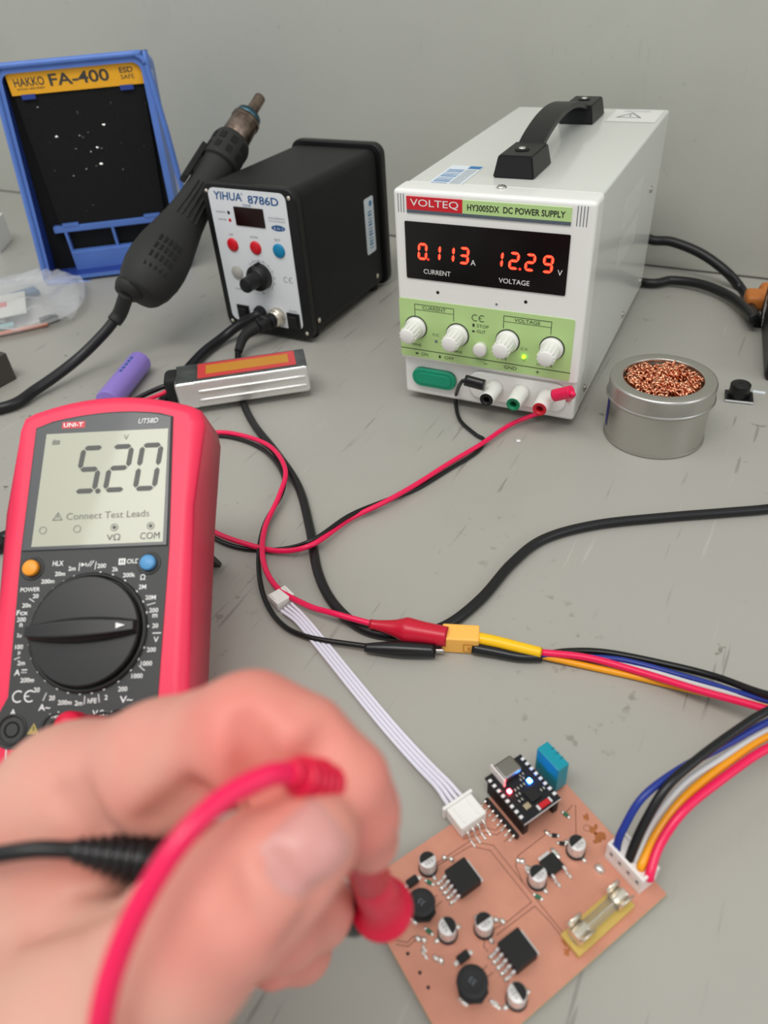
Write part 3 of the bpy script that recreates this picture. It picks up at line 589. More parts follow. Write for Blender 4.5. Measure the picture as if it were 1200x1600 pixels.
b = MB(); b.tube([(-.004, .018, .013), (-.013, .017, .012), (-.026, .017, .008), (-.042, .016, .0022), (-.062, .006, .0022)], .0020, 'wire_black', n=8); b.build('lead', bp_, label='black lead')
q0 = Vector((-.4190, .3080, .0093)); q1 = Vector((-.4425, .3675, .0093))
cm = frame(q0, (0, 0, 1), (1, 0, 0), (q1-q0)); cell = thing('battery_cell', 'loose purple cylindrical battery cell behind the multimeter', 'battery', cm)
b = MB(); ll = (q1-q0).length; b.lathe([(0, 0), (.0083, 0), (.0091, .0008), (.0091, ll-.0008), (.0083, ll), (.0060, ll), (0, ll)], 'cell_purple', n=32)
for t in range(5): b.box(.00900, .00915, -.0012, .0010, .030+t*.0052, .0335+t*.0052, 'ink_blue')
b.build('wrapper', cell); MB().lathe([(0, ll-.0004), (.0058, ll-.0004), (.0055, ll+.0004), (0, ll+.0004)], 'nickel').build('terminal', cell)

# ------------------------------------------------------------------ left edge: black block, white box, bag of parts
o = MB(T(.06, -.034, 0)).box(-.07, .0, -.034, .034, 0, .0235, 'stand_dark', bev=.001).build('black_block'); o.matrix_world = T(-.5955, .318, 0); tag(o, 'dark block at the left edge of the bench', 'block')
o = MB().box(-.10, 0, 0, .05, 0, .032, 'white_plastic', bev=.001).build('white_box'); o.matrix_world = T(*at(1, 396, 0)) @ RZ(.6); tag(o, 'white box at the left edge beside the blue absorber', 'box')
bgM = T(-.676, .392, 0) @ RZ(math.radians(46))
bb = bmesh.new(); bmesh.ops.create_uvsphere(bb, u_segments=48, v_segments=24, radius=1)
nr = random.Random(11)
for v in bb.verts:
    x, y, z = v.co; sx = math.copysign(abs(x)**.62, x); sy = math.copysign(abs(y)**.62, y)
    wob = .0035*math.sin(9*x+5*y)+.003*math.sin(17*y-6*x)+.002*math.sin(31*x+11*y)
    v.co = Vector((sx*.100, sy*.074, max(.0003, (.009+.0085*z*(1-.45*sx))+(wob if z > 0 else 0))))
HI = HM.inverted() @ bgM
for v in bb.verts:
    q = HI @ v.co
    if q.x > -.004 and q.y > -.004:
        if q.x < q.y-.004: q.x = -.0045
        else: q.y = -.0045
        v.co = HI.inverted() @ q
b = MB(); b.bm(bb, 'bag_film', None, True); o = b.build('plastic_bag'); o.matrix_world = bgM; tag(o, 'clear plastic bag of electronic parts in front of the blue absorber', 'bag')
def inbag(name, label, cat, x, y, z, rz, fn, tilt_=0):
    b = MB(); fn(b); o = b.build(name); o.matrix_world = bgM @ T(x, y, z) @ RZ(rz) @ RX(tilt_); tag(o, label, cat)
inbag('paper_card', 'pale card with a pink print inside the plastic bag', 'card', .0, -.012, .0105, .1, lambda b: (b.box(-.045, .045, -.030, .030, 0, .0008, 'bag_paper'), b.box(.010, .028, -.004, .010, .0006, .0010, 'bag_red')), 0)
inbag('component_strip', 'teal strip inside the plastic bag, nearest the bag front', 'strip', -.01, -.050, .004, .12, lambda b: b.box(-.06, .045, -.004, .004, 0, .002, 'bag_teal'))
inbag('jumper_wire', 'orange wire inside the plastic bag along its front edge', 'wire', .01, -.060, .003, .05, lambda b: b.tube([(-.05, 0, 0), (0, .002, 0), (.055, .004, 0)], .0018, 'bag_orange', n=8))
inbag('jumper_wire', 'red wire inside the plastic bag at its far left', 'wire', -.03, .035, .008, .3, lambda b: b.tube([(-.04, 0, 0), (0, .008, .002), (.04, -.004, 0)], .0022, 'bag_red', n=8))
inbag('component_module', 'blue module inside the plastic bag near the absorber tray', 'module', .040, .030, .004, .4, lambda b: b.box(-.012, .012, -.008, .008, 0, .004, 'bag_blue'))
inbag('connector_block', 'black connector inside the right end of the plastic bag', 'connector', .066, -.045, .002, .4, lambda b: b.box(-.008, .008, -.003, .003, 0, .005, 'matte_black'))

# ------------------------------------------------------------------ multimeter leaning on its stand
psi, tau = .4879, .5934
mu = Vector((math.cos(psi), math.sin(psi), 0)); mv = Vector((-math.sin(psi)*math.cos(tau), math.cos(psi)*math.cos(tau), math.sin(tau)))
mo = atD(138.96, 987.2, .3046*.935)
DM = frame(mo, mu, mv); DI = DM.inverted()
dm = thing('multimeter', 'red and black digital multimeter reading 5.20, propped on its rear stand', 'multimeter', DM)
def arc3(x0, y0, xm, ym, x1, y1, n=10):
    return [((1-t)**2*x0+2*t*(1-t)*(2*xm-.5*x0-.5*x1)+t*t*x1, (1-t)**2*y0+2*t*(1-t)*(2*ym-.5*y0-.5*y1)+t*t*y1) for t in [i/n for i in range(n+1)]]
out = [(-.0385, -.060), (-.034, -.064), (.034, -.064), (.0385, -.060), (.0415, -.045), (.0395, -.02), (.0395, .05), (.0405, .088), (.0390, .0945), (.0345, .0970)] + arc3(.033, .0975, 0, .1030, -.033, .0975)[1:-1] + [(-.0345, .0970), (-.0390, .0945), (-.0405, .088), (-.0395, .05), (-.0395, -.02), (-.0415, -.045)]
b = MB(); b.prism(out, -.030, 0, 'meter_red', bev=.0055, seg=5)
b.line([(-.0275, -.0425), (-.0275, -.0505), (-.0235, -.0525)], .0005, .0002, 'print_white').text('20A', -.0165, -.0445, .0018, 'print_white', z=.0002).text('MAX', -.0165, -.0475, .0018, 'print_white', z=.0002).text('FUSED', -.0155, -.0505, .0018, 'print_white', z=.0002)
b.build('holster', dm, label='red rubbery holster shell')
dk = [(-.0312, .0880)] + arc3(-.0306, .0892, 0, .0938, .0278, .0912)[1:-1] + [(.0282, .0905), (.0300, .033), (.0292, -.026), (.0325, -.031)]
for i in range(7):
    a = math.radians(20-i*20); dk.append((.0262+.0072*math.cos(a), -.0360+.0072*math.sin(a)))
dk += [(.0235, -.0430), (-.0235, -.0430)]
for i in range(7):
    a = math.radians(-80-i*20); dk.append((-.0262+.0072*math.cos(a), -.0360+.0072*math.sin(a)))
dk += [(-.0325, -.031), (-.0292, -.024), (-.0312, .033)]
dk = dk[::-1]
b = MB(); b.prism(dk, -.001, .0004, 'meter_dark'); z = .00055; wp = 'print_white'
LB = [('200m', -18.5, 20.7), ('20m', -13.8, 23.6), ('2m', -9.1, 25.6), ('200', 3.0, 26.2), ('2k', 8.7, 24.6), ('200k', 14.5, 22.0), ('2M', 20.3, 17.0), ('20M', 23.9, 12.6), ('200', 25.5, 7.5), ('m', 26.1, 5.3), ('20', 26.5, 1.4), ('200', 25.6, -7.8), ('1000', 24.0, -13.0), ('1000', 20.7, -17.6), ('200', 15.5, -22.3), ('2', 9.3, -25.2), ('hFE', 4.0, -26.3), ('2m', -1.2, -27.0), ('200m', -6.6, -26.6), ('20', -11.8, -24.8), ('20', -18.1, -21.6), ('200m', -22.3, -17.8), ('2m', -25.5, -11.2), ('100', -27.1, -5.0), ('µ', -26.8, -7.4), ('2µ', -27.6, -.6), ('200', -27.5, 5.7), ('n', -27.4, 3.5), ('20n', -26.1, 11.3), ('20', -22.8, 14.9)]
for t, x, y in LB: b.text(t, x*K, y*K, (.00145 if t in ('m', 'µ', 'n') else .0018), wp, z=z, bold=.018)
for t, x, y, h, wd in (('POWER', -25.3, 17.6, 1.7, 8), ('Fcx', -27.4, 8.4, 2.0, 4.6), ('A', -26.6, -14.8, 2.3, None), ('A~', -14.3, -28.2, 2.4, 4.6), ('mA', -9.8, -31.0, 2.4, 4.6), ('V', 5.6, -31.0, 2.4, None), ('Ω', 8.2, -31.0, 2.4, None), ('V~', 17.2, -26.2, 2.5, 5), ('A', -26.4, -29.6, 2.2, None), ('COM', 26.0, -29.8, 2.0, 5.5), ('H', 11.2, 27.6, 1.6, None), ('OLD', 15.8, 27.6, 1.9, 5.2), ('HLX', -15.0, 27.9, 2.0, 4.4), ('Ω', 20.2, 20.9, 2.3, None), ('V', 27.2, -4.0, 2.2, None)):
    b.text(t, x*K, y*K, h*K, 'meter_dark' if t == 'H' else wp, w=None if wd is None else wd*K, z=z+.0001, bold=.015)
b.rect(.0098, .0126, .0263, .0289, z, wp).rect(.0256, .0290, -.0017, -.0013, z, wp).rect(-.0250, -.0228, -.0141, -.0137, z, wp)
for i in range(3): b.rect(-.0250+i*.0008, -.0245+i*.0008, -.0151, -.0147, z, wp)
b.ring(-.0252, -.0239, .0018, .0023, z, wp, a0=.9, a1=5.4).ring(-.0206, -.0239, .0018, .0023, z, wp, a0=.9, a1=5.4).rect(-.0224, -.0208, -.0241, -.0237, z, wp)
for p, q in (((-25.2, 13.9), (-23.3, 12.7)), ((-28.4, -9.8), (-26.4, -9.0)), ((-15.2, -25.6), (-14.2, -22.9)), ((1.0, -27.4), (1.0, -24.6)), ((6.8, -26.8), (6.2, -24.0)), ((21.2, -13.8), (23.4, -15.6)), ((22.8, 9.6), (25.8, 10.4)), ((-6.2, 27.8), (-6.2, 24.6)), ((.6, 27.9), (.3, 24.9))):
    b.line([(p[0]*K, p[1]*K), (q[0]*K, q[1]*K)], .0003, z, wp)
for x, y in ((-4.4, 27.0), (10.9, -31.0)):
    b.add([((x-1)*K, (y-.8)*K, z), ((x+.7)*K, y*K, z), ((x-1)*K, (y+.8)*K, z)], [[0, 1, 2]], wp).rect((x+.7)*K, (x+1)*K, (y-.8)*K, (y+.8)*K, z, wp).rect((x-2)*K, (x+2)*K, (y-.1)*K, (y+.1)*K, z, wp)
b.line([(-.0028, .0262), (-.0014, .0284)], .0003, z, wp).line([(-.0018, .0262), (-.0004, .0284)], .0003, z, wp)
for t, x, y in LB:
    if t in ('m', 'µ', 'n'): continue
    q = Vector((x, y)).normalized()*23.6; b.ring(q.x*K, q.y*K, 0, .00048, z, wp, n=10)
b.add([(-.0200, -.0378, z), (-.0154, -.0378, z), (-.0177, -.0338, z)], [[0, 1, 2]], 'print_gold').rect(-.0179, -.0175, -.0366, -.0350, z+.0001, 'meter_dark')
b.build('face_panel', dm, label='dark grey face panel with white lettering')
b = MB(); wn = [(-.0307, .0335), (.0293, .0335), (.0278, .0902)] + arc3(.0272, .0906, 0, .0932, -.0300, .0884)[1:-1] + [(-.0307, .0874)]
b.prism(wn, .0003, .0012, 'meter_bezel', bev=.0004)
b.box(-.0195, -.0095, .0868, .0898, .0012, .00125, 'logo_red').text('UNI-T', -.0145, .0883, .0019, wp, w=.0085, z=.0014, bold=.02).text('UT58D', .0180, .0885, .0023, wp, w=.0085, z=.0014, bold=.01, shear=.2)
b.build('display_window', dm, label='glossy dark window around the reading')
b = MB(); b.prism([(-.0266, .0350), (.0276, .0350), (.0268, .0845), (-.0258, .0845)], .0012, .00135, 'lcd'); z = .0015
for ch, x in (('5', -.0118), ('2', .0008), ('0', .0134)): b.seg7(ch, x, .0570, .0100, .0212, .0021, z, 'lcd_ink', sl=.10)
b.ring(-.0011, .0578, 0, .0011, z, 'lcd_ink')
b.text('V', .0090, .0813, .0024, 'lcd_faint', z=z).rect(-.0228, -.0196, .0795, .0814, z, 'lcd_faint').rect(-.0222, -.0216, .0814, .0818, z, 'lcd_faint')
b.text('Connect Test Leads', .0040, .0473, .0029, 'lcd_faint', w=.0345, z=z)
b.line([(-.0187, .0460), (-.0151, .0460), (-.0169, .0490), (-.0187, .0460)], .0004, z, 'lcd_faint').rect(-.0171, -.0167, .0467, .0480, z, 'lcd_faint')
for x, dot in ((-.0225, 0), (-.0082, 0), (.0072, 1), (.0222, 1)):
    b.ring(x, .0418, .0013, .0016, z, 'lcd_faint', n=18)
    if dot: b.ring(x, .0418, 0, .0008, z, 'lcd_ink', n=12)
b.text('VΩ', .0072, .0377, .0028, 'lcd_ink', w=.0056, z=z).text('COM', .0222, .0377, .0028, 'lcd_ink', w=.0080, z=z)
b.build('display', dm, label='grey liquid crystal display reading 5.20')
b = MB(); b.lathe([(.0235, .0003), (.0235, .0014), (.0226, .0022), (.0220, .0018), (.0218, .0010)], 'dial_black', n=64)
b.lathe([(0, .0008), (.0214, .0008), (.0214, .0042), (.0206, .0050), (0, .0046)], 'dial_black', n=64)
bb = bmesh.new(); bmesh.ops.create_cube(bb, size=1)
bmesh.ops.subdivide_edges(bb, edges=bb.edges[:], cuts=6, use_grid_fill=True)
for v in bb.verts:
    x = v.co.x*2; wdt = .0046*(1-.45*x*x)
    v.co = Vector((x*.0209, v.co.y*2*wdt*(1 if v.co.z < 0 else .72), .0045+(v.co.z+.5)*.0062*(1-.25*x*x)))
b.bm(bb, 'dial_black', RZ(.03), True)
b.add([(.0150, -.0011, .0106), (.0185, 0, .0103), (.0150, .0011, .0106)], [[0, 1, 2]], wp, RZ(.03)); b.build('dial', dm, label='round black selector dial with raised grip')
for x, y, c, r_ in ((-.0256, .0262, 'btn_orange', .0033), (.0222, .0265, 'btn_sky', .0032)):
    b = MB(T(x, y, 0)); b.lathe([(r_+.0006, .0004), (r_+.0016, .0004), (r_+.0014, .0009), (r_+.0005, .0006)], 'dial_black', n=28).lathe([(0, .0003), (r_, .0003), (r_, .0022), (r_-.0006, .0028), (0, .0029)], c, n=28)
    b.build('button', dm, label='orange power button' if x < 0 else 'light blue hold button')
for x in (-.0262, -.0092, .0088, .0262):
    b = MB(T(x, -.0360, 0)); b.lathe([(.0058, .0004), (.0058, .0009), (.0048, .0009), (.0046, -.0005), (.0030, -.0005)], 'dial_black', n=28).lathe([(.0030, -.0004), (.0030, .0006), (.0024, .0006), (.0022, -.001), (0, -.001)], 'dark_hole', n=28)
    b.build('input_jack', dm)
ft = DI @ at(346, 879, .0006); hy = .055
b = MB(); e0 = Vector((ft.x, ft.y, ft.z)); d_ = Vector((0, hy, -.028))-Vector((0, ft.y, ft.z)); tn = Vector((0, -d_.z, d_.y)).normalized()*.003
for xa in (ft.x-.008, ft.x-.055):
    vs = [Vector((xa+dx, ft.y, ft.z))+d_*t+tn*s_ for t in (0, 1) for dx in (0, .008) for s_ in (0, 1)]
    b.add(vs, [[0, 1, 3, 2], [4, 6, 7, 5], [0, 4, 5, 1], [2, 3, 7, 6], [0, 2, 6, 4], [1, 5, 7, 3]], 'black_plastic')
vs = [Vector((xa, ft.y, ft.z))+d_*t+tn*s_ for t in (0, .18) for xa in (ft.x-.05, ft.x-.004) for s_ in (0, 1)]
b.add(vs, [[0, 1, 3, 2], [4, 6, 7, 5], [0, 4, 5, 1], [2, 3, 7, 6], [0, 2, 6, 4], [1, 5, 7, 3]], 'black_plastic').build('tilt_stand', dm, label='black rear tilt stand')

# ------------------------------------------------------------------ red and black lead from the supply to the clips
def P3(*l): return [at(*p) for p in l]
pl = thing('supply_lead', 'red and black twin lead from the supply posts to the alligator clips', 'cable', T(*at(757, 690, 0))); LI = pl.matrix_world.inverted()
rb = atY(866, 618, .4020); re_ = atY(893, 612, .3990)
bb0 = atY(757, 602, .3980); be = atY(727, 594, .3970)
red = [re_.lerp(rb, .2), atY(896, 617, .3975), *P3((884, 628, .016), (862, 640, .010), (830, 650, .006), (795, 665, .0045), (750, 695, .0042), (700, 725, .0042), (650, 757, .0045), (600, 785, .0055), (545, 812, .0035), (490, 850, .0078), (440, 861, .0040), (385, 850, .0042), (330, 828, .0042), (288, 790, .0042), (268, 740, .0042), (285, 695, .0042), (335, 676, .0042), (385, 682, .0044), (425, 700, .006), (446, 735, .0085), (436, 775, .0070), (414, 825, .0060), (411, 875, .0075), (432, 917, .0050), (478, 945, .0060), (520, 958, .0090), (586, 976, .0088))]
blk = [be.lerp(bb0, .2), atY(721, 597, .3960), *P3((712, 622, .006), (718, 655, .002), (742, 678, .0016), (756, 688, .0016), (745, 706, .0016), (700, 734, .0016), (650, 764, .0016), (600, 783, .0020), (545, 806, .0060), (490, 843, .0075), (440, 858, .0018), (380, 857, .0016), (330, 838, .0016), (286, 800, .0016), (262, 745, .0016), (282, 690, .0016), (335, 681, .0016), (380, 688, .0018), (418, 708, .0025), (442, 742, .0066), (440, 772, .0040), (414, 818, .0030), (404, 868, .0035), (410, 925, .0020), (435, 970, .0020), (480, 995, .0030), (580, 1011, .0042))]
MB(LI).tube(red, .00155, 'wire_red_bright', n=10).build('red_wire', pl); MB(LI).tube(blk, .00135, 'wire_black', n=10).build('black_wire', pl)
MB(LI).tube([rb, rb.lerp(re_, .3), rb.lerp(re_, .8), re_], .0034, 'wire_red_bright', n=12, sub=4, flat=1.2).build('terminal_boot', pl, label='red rubber boot on the red post')
MB(LI).tube([bb0, bb0.lerp(be, .4), be], .0032, 'boot_black', n=12, sub=4, flat=1.2).build('terminal_boot', pl, label='black rubber boot on the black post')
def clip(path, col, rf, tipz):
    b = MB(LI); b.tube(path, rf, col, n=18, sub=8); return b
rc0, rc1 = at(578, 975, .0085), at(699, 995, .0074)
b = clip([rc0, rc0.lerp(rc1, .28), rc0.lerp(rc1, .5), rc0.lerp(rc1, .75), rc1], 'boot_red', lambda t: .0024+.0032*min(1, max(0, (t-.05)/.42))**1.2-.0008*max(0, (t-.6)/.4)+.0006*math.exp(-((t-.48)/.12)**2), 0); b.build('red_clip_boot', pl)
kc0, kc1 = at(570, 1012, .0042), at(680, 1017, .0042)
b = clip([kc0, kc0.lerp(kc1, .3), kc0.lerp(kc1, .6), kc1], 'boot_black', lambda t: .0021+.0020*math.sin(math.pi*min(1, t*1.05)*.62)-.0006*max(0, (t-.6)/.4), 0); b.build('black_clip_boot', pl)
MB(LI).tube([kc1, at(694, 1017, .0042)], .0009, 'screw_steel', n=8, flat=1.4).build('clip_jaw', pl, label='bare metal clip jaw')

# ------------------------------------------------------------------ wire harness: yellow connector, five wires, white plug
XM = T(*at(691, 1021, 0)) @ RZ(math.radians(21.2))
wh = thing('wire_harness', 'five-wire harness joining the yellow connector to the white board plug', 'cable', XM); XI = XM.inverted()
b = MB(); b.box(-.0004, .0172, .0002, .0102, .0004, .0102, 'xt_yellow', bev=.0009)
b.add([(0.0098, -.00002, .002), (.0150, -.00002, .002), (.0150, -.00002, .0072), (.0098, -.00002, .0072)], [[0, 1, 2, 3]], 'xt_ink').add([(0.0104, -.00006, .0026), (.0144, -.00006, .0026), (.0144, -.00006, .0066), (.0104, -.00006, .0066)], [[0, 1, 2, 3]], 'xt_yellow')
b.box(.0120, .0130, -.0002, .0004, .0034, .0058, 'xt_ink')
for y in (.0030, .0076): b.cyl(.0021, -.0042, 0, 'brass', T(-.0002, y, .0052) @ RY(math.pi/2), n=14)
b.build('power_connector', wh, label='yellow moulded power connector')
MB(XI).tube(P3((738, 996, .0062), (775, 1003, .0062), (812, 1012, .0058), (846, 1020, .0050)), lambda t: .0031-.0006*t, 'shrink_yellow', n=16, flat=1.0).build('heat_shrink', wh, label='yellow heat shrink sleeve')
MB(XI).tube(P3((738, 1012, .0042), (775, 1019, .0036), (812, 1026, .0030), (846, 1027, .0028)), lambda t: .0027-.0004*t, 'boot_black', n=16).build('heat_shrink', wh, label='black heat shrink sleeve')
WR = dict(
 black=('wire_black', .00165, [(840, 1026, .0030), (885, 1018, .0020), (950, 1020, .0018), (1050, 1040, .0026), (1120, 1058, .007), (1205, 1087, .020), (1290, 1092, .030), (1345, 1080, .040), (1350, 1062, .046), (1300, 1072, .044), (1205, 1108, .036), (1145, 1145, .034), (1085, 1190, .034), (1040, 1232, .031), (1005, 1290, .022), (986, 1334, .0135), (984, 1345, .0105)]),
 blue=('wire_blue', .0014, [(842, 1023, .0045), (900, 1026, .0030), (975, 1032, .0030), (1080, 1060, .0050), (1195, 1094, .016), (1280, 1106, .026), (1330, 1100, .036), (1334, 1084, .041), (1290, 1094, .039), (1200, 1128, .031), (1130, 1166, .030), (1062, 1202, .031), (1005, 1245, .028), (974, 1295, .019), (965, 1318, .0135), (964, 1330, .0105)]),
 white=('wire_white', .0011, [(846, 1020, .0030), (920, 1027, .0022), (1000, 1044, .0022), (1090, 1070, .006), (1195, 1098, .015), (1274, 1114, .023), (1320, 1114, .032), (1324, 1102, .036), (1285, 1110, .034), (1200, 1139, .027), (1125, 1186, .027), (1068, 1225, .026), (1020, 1285, .018), (996, 1338, .0125), (994, 1350, .0105)]),
 orange=('wire_orange', .00155, [(843, 1024, .0035), (900, 1037, .0019), (1000, 1059, .0018), (1080, 1078, .0040), (1160, 1096, .011), (1260, 1120, .020), (1312, 1128, .029), (1318, 1120, .033), (1280, 1126, .031), (1200, 1150, .025), (1130, 1196, .025), (1070, 1246, .023), (1028, 1300, .0165), (1004, 1348, .0130), (1001, 1359, .0105)]),
 red=('wire_red_bright', .00165, [(843, 1019, .0055), (920, 1028, .0050), (1000, 1050, .0050), (1090, 1078, .009), (1180, 1103, .015), (1255, 1126, .021), (1305, 1140, .028), (1312, 1138, .032), (1276, 1144, .030), (1200, 1169, .0255), (1130, 1216, .0255), (1070, 1265, .0235), (1032, 1318, .0170), (1016, 1364, .0125), (1015, 1374, .0105)]))
for nm, (c, r_, pts) in WR.items(): MB(XI).tube([at(*p) for p in pts], r_, c, n=10).build(nm+'_wire', wh)
# ------------------------------------------------------------------ circuit board
BA = at(1042, 1397, .003)
BM = T(BA.x, BA.y, 0) @ RZ(2.641)
pb = thing('circuit_board', 'bare copper circuit board with soldered parts and a small black microcontroller module', 'circuit board', BM)
ZB = .003
b = MB(); oc = [(0, 0), (.0625, -.0012), (.0628, .0880), (-.0015, .0905)]
b.prism(oc, .0014, .00292, 'fr4').prism(oc, .0029, ZB, 'copper')
for p in ((.004, .004), (.058, .004), (.058, .084), (.003, .085)): b.cyl(.0012, 0, .0014, 'solder', T(p[0], p[1], 0), n=8)
tz = ZB+.00004
def tr(*p): b.line([(x*K, y*K) for x, y in p], .00028, tz, 'trace')
tr((53, 64), (52.9, 59.8), (51.8, 45.3), (46.4, 40.4), (24.2, 40.2), (24, 51.2), (25, 58)); tr((53.8, 60), (53.4, 44.2), (47.2, 38.2), (16.5, 38.2), (7.6, 38.1)); tr((22.8, 57), (22.6, 40.2), (16.8, 39.4), (8.2, 39.3))
tr((39.5, 17.5), (39.2, 33.3), (36.9, 36.4), (31, 38.2)); tr((41.5, 2.5), (32, 11.5)); tr((42.3, 3.3), (41.2, 9)); tr((57, 44), (54.4, 36.4), (51.2, 33.9), (51.9, 29.5)); tr((55.4, 46), (52.6, 37.6), (49.6, 34.6), (49.6, 29.5)); tr((46.8, 29.4), (46, 34))
tr((40.3, 85.8), (37.8, 83.2), (38.2, 80.5), (36.2, 78)); tr((39.4, 86.6), (36.6, 83.6), (36.9, 80.9), (35, 78.6)); tr((44.6, 66), (44.2, 70)); tr((42, 65.6), (41.6, 70)); tr((17.4, 65.4), (17, 70)); tr((14.8, 65), (14.6, 69.5)); tr((25, 60), (22.4, 62.8), (20.5, 62.6))
b.ring(.0326, .0055, .0011, .0013, tz, 'trace')
for x, y in ((34.9, 85), (28, 84.9), (23, 85.1)): b.ring(x*K, y*K, 0, .0006, tz, 'dark_hole', n=12)
for x, y, r_ in ((27.4, 4.4, 2.6), (31, 3.6, 2.0), (36, 2.5, 1.6), (8, 39.5, 1.6), (6, 41, 1.4)):
    pts = [(x*K+r_*K*(.7+.5*math.sin(3*a+x)*.5+.2*math.sin(5*a))*math.cos(a), y*K+r_*K*(.9+.3*math.sin(2*a+y))*math.sin(a), tz-.00002) for a in [i*.3 for i in range(21)]]; b.add(pts, [list(range(21))], 'oxide')
b.build('board', pb, label='bare copper laminate with engraved traces')
def blob(mb, x, y, rx, ry, h, rz=0, c='solder'):
    bb = bmesh.new(); bmesh.ops.create_uvsphere(bb, u_segments=10, v_segments=6, radius=1)
    for v in bb.verts: v.co = Vector((v.co.x*rx*K, v.co.y*ry*K, max(0, v.co.z)*h*K))
    mb.bm(bb, c, T(x*K, y*K, ZB) @ RZ(rz), True)
# solder joints that stand on their own
def joint(x, y, rx, ry, h, rz=0):
    m_ = MB(); blob(m_, x, y, rx*1.3, ry*1.3, h*1.2, rz); m_.build('solder_joint', pb)
for a in ((19.1, 12.8, 1.7, 1.5, 1.4), (53.6, 56.0, 1.0, .9, 1.2), (51.8, 54.2, 1.1, .8, 1.0), (26.6, 54.2, 1.0, .9, 1.2), (24.9, 52.6, 1.1, .8, 1.0), (36.8, 79.6, 1.0, .8, 1.0), (35.2, 78.2, 1.0, .8, 1.2), (28.6, 78.2, 1.0, .8, 1.1), (27.0, 77.2, 1.1, .9, 1.2), (31.5, 80.6, 1.6, .5, .5), (33.2, 79.6, 1.2, .5, .5), (39.6, 19.0, 1.2, .6, .8), (36.6, 33.6, 1.0, 1.2, 1.3), (37.8, 34.6, .9, .8, 1.0)): joint(*a)
# electrolytic capacitors: black base, silver can, two terminals
cap = MB(); cap.box(-.0033, .0033, -.0033, .0033, 0, .0008, 'chip', bev=.0004)
def cap_parts(parent, ang):
    e_ = bpy.data.objects.new('capacitor', CAPB); C.objects.link(e_); e_.parent = parent
    return e_
cb = MB(); cb.lathe([(0, 0), (.0033, 0), (.0035, .0003), (.0034, .0011), (.0032, .0012), (0, .0012)], 'chip', n=24); base0 = cb.build('capacitor', pb)
cc = MB(); cc.lathe([(0, .0010), (.0030, .0010), (.0031, .0013), (.0029, .0017), (.0031, .0021), (.0031, .0064), (.0029, .0067), (0, .0067)], 'can', n=32)
arc_ = [(.0029*math.cos(a), .0029*math.sin(a), .00675) for a in [math.pi*.5+math.pi*i/12 for i in range(13)]]; cc.add(arc_, [list(range(13))], 'chip')
for i, (t, y) in enumerate((('47', .0010), ('35V', -.0002), ('VT', -.0014))): cc.text(t, .0011, y, .0008, 'can_ink', z=.00678)
can0 = cc.build('can', base0, label='silver can with a black half-moon')
tl = MB(); tl.box(.0030, .0046, -.0006, .0006, 0, .0004, 'solder'); blob(tl, 0, 0, 1.3, 1.0, 1.0); 
tl = MB(); 
for s_ in (-1, 1):
    bb = bmesh.new(); bmesh.ops.create_uvsphere(bb, u_segments=10, v_segments=6, radius=1)
    for v in bb.verts: v.co = Vector((s_*.0042+v.co.x*.0013, v.co.y*.0010, max(0, v.co.z)*.0010))
    tl2 = MB(); tl2.bm(bb, 'solder', None, True); t0 = tl2.build('terminal', base0)
caps = [(54.1, 63.0, 3.1), (32.3, 70.4, 1.5), (26.6, 59.4, 3.1), (4.6, 64.0, 1.5), (28.4, 34.0, 3.2), (28.6, 15.2, 3.2)]
for i, (x, y, a) in enumerate(caps):
    if i == 0: o = base0
    else:
        o = base0.copy(); C.objects.link(o); o.parent = pb
        for ch in list(base0.children): d_ = ch.copy(); C.objects.link(d_); d_.parent = o
    o.matrix_local = T(x*K, y*K, ZB) @ RZ(a)
# big driver chips with five legs and a metal tab; local +y carries the legs
def chip(name, x, y, rz, w_, l_, h_, nl, tabw, pads=True):
    bd = MB(); bd.box(-w_/2, w_/2, -l_/2, l_/2, .0002, h_, 'chip', bev=.0003, smooth=False); o = bd.build(name, pb); o.matrix_local = T(x*K, y*K, ZB) @ RZ(rz)
    tb = MB(); tb.box(-tabw/2, tabw/2, -l_/2-.0014, -l_/2+.0002, .0001, .0013, 'can', bev=.0002, smooth=False); tb.build('metal_tab', o)
    for i in range(nl):
        px = (i-(nl-1)/2)*(w_*.80/(nl-1) if nl > 1 else 0); lg = MB()
        lg.tube([(px, l_/2-.0002, .0018), (px, l_/2+.0010, .0018), (px, l_/2+.0018, .0004), (px, l_/2+.0030, .0003)], .00058, 'can', n=6, sub=3)
        bb = bmesh.new(); bmesh.ops.create_uvsphere(bb, u_segments=8, v_segments=5, radius=1)
        for v in bb.verts: v.co = Vector((px+v.co.x*.00085, l_/2+.0034+v.co.y*.0014, max(0, v.co.z)*.0013))
        lg.bm(bb, 'solder', None, True); lg.build('leg', o)
    return o
chip('driver_chip', 43.5, 55.3, .0, .0100, .0088, .0044, 5, .0090)
chip('driver_chip', 14.7, 55.0, .0, .0100, .0088, .0044, 5, .0090)
chip('regulator', 29.6, 26.0, math.pi/2, .0066, .0062, .0023, 2, .0050)
m_ = MB(); blob(m_, 32.2, 21.6, 2.6, 1.2, .6); blob(m_, 32.8, 33.4, 2.4, 1.4, .5); m_.build('solder_pads', pb)
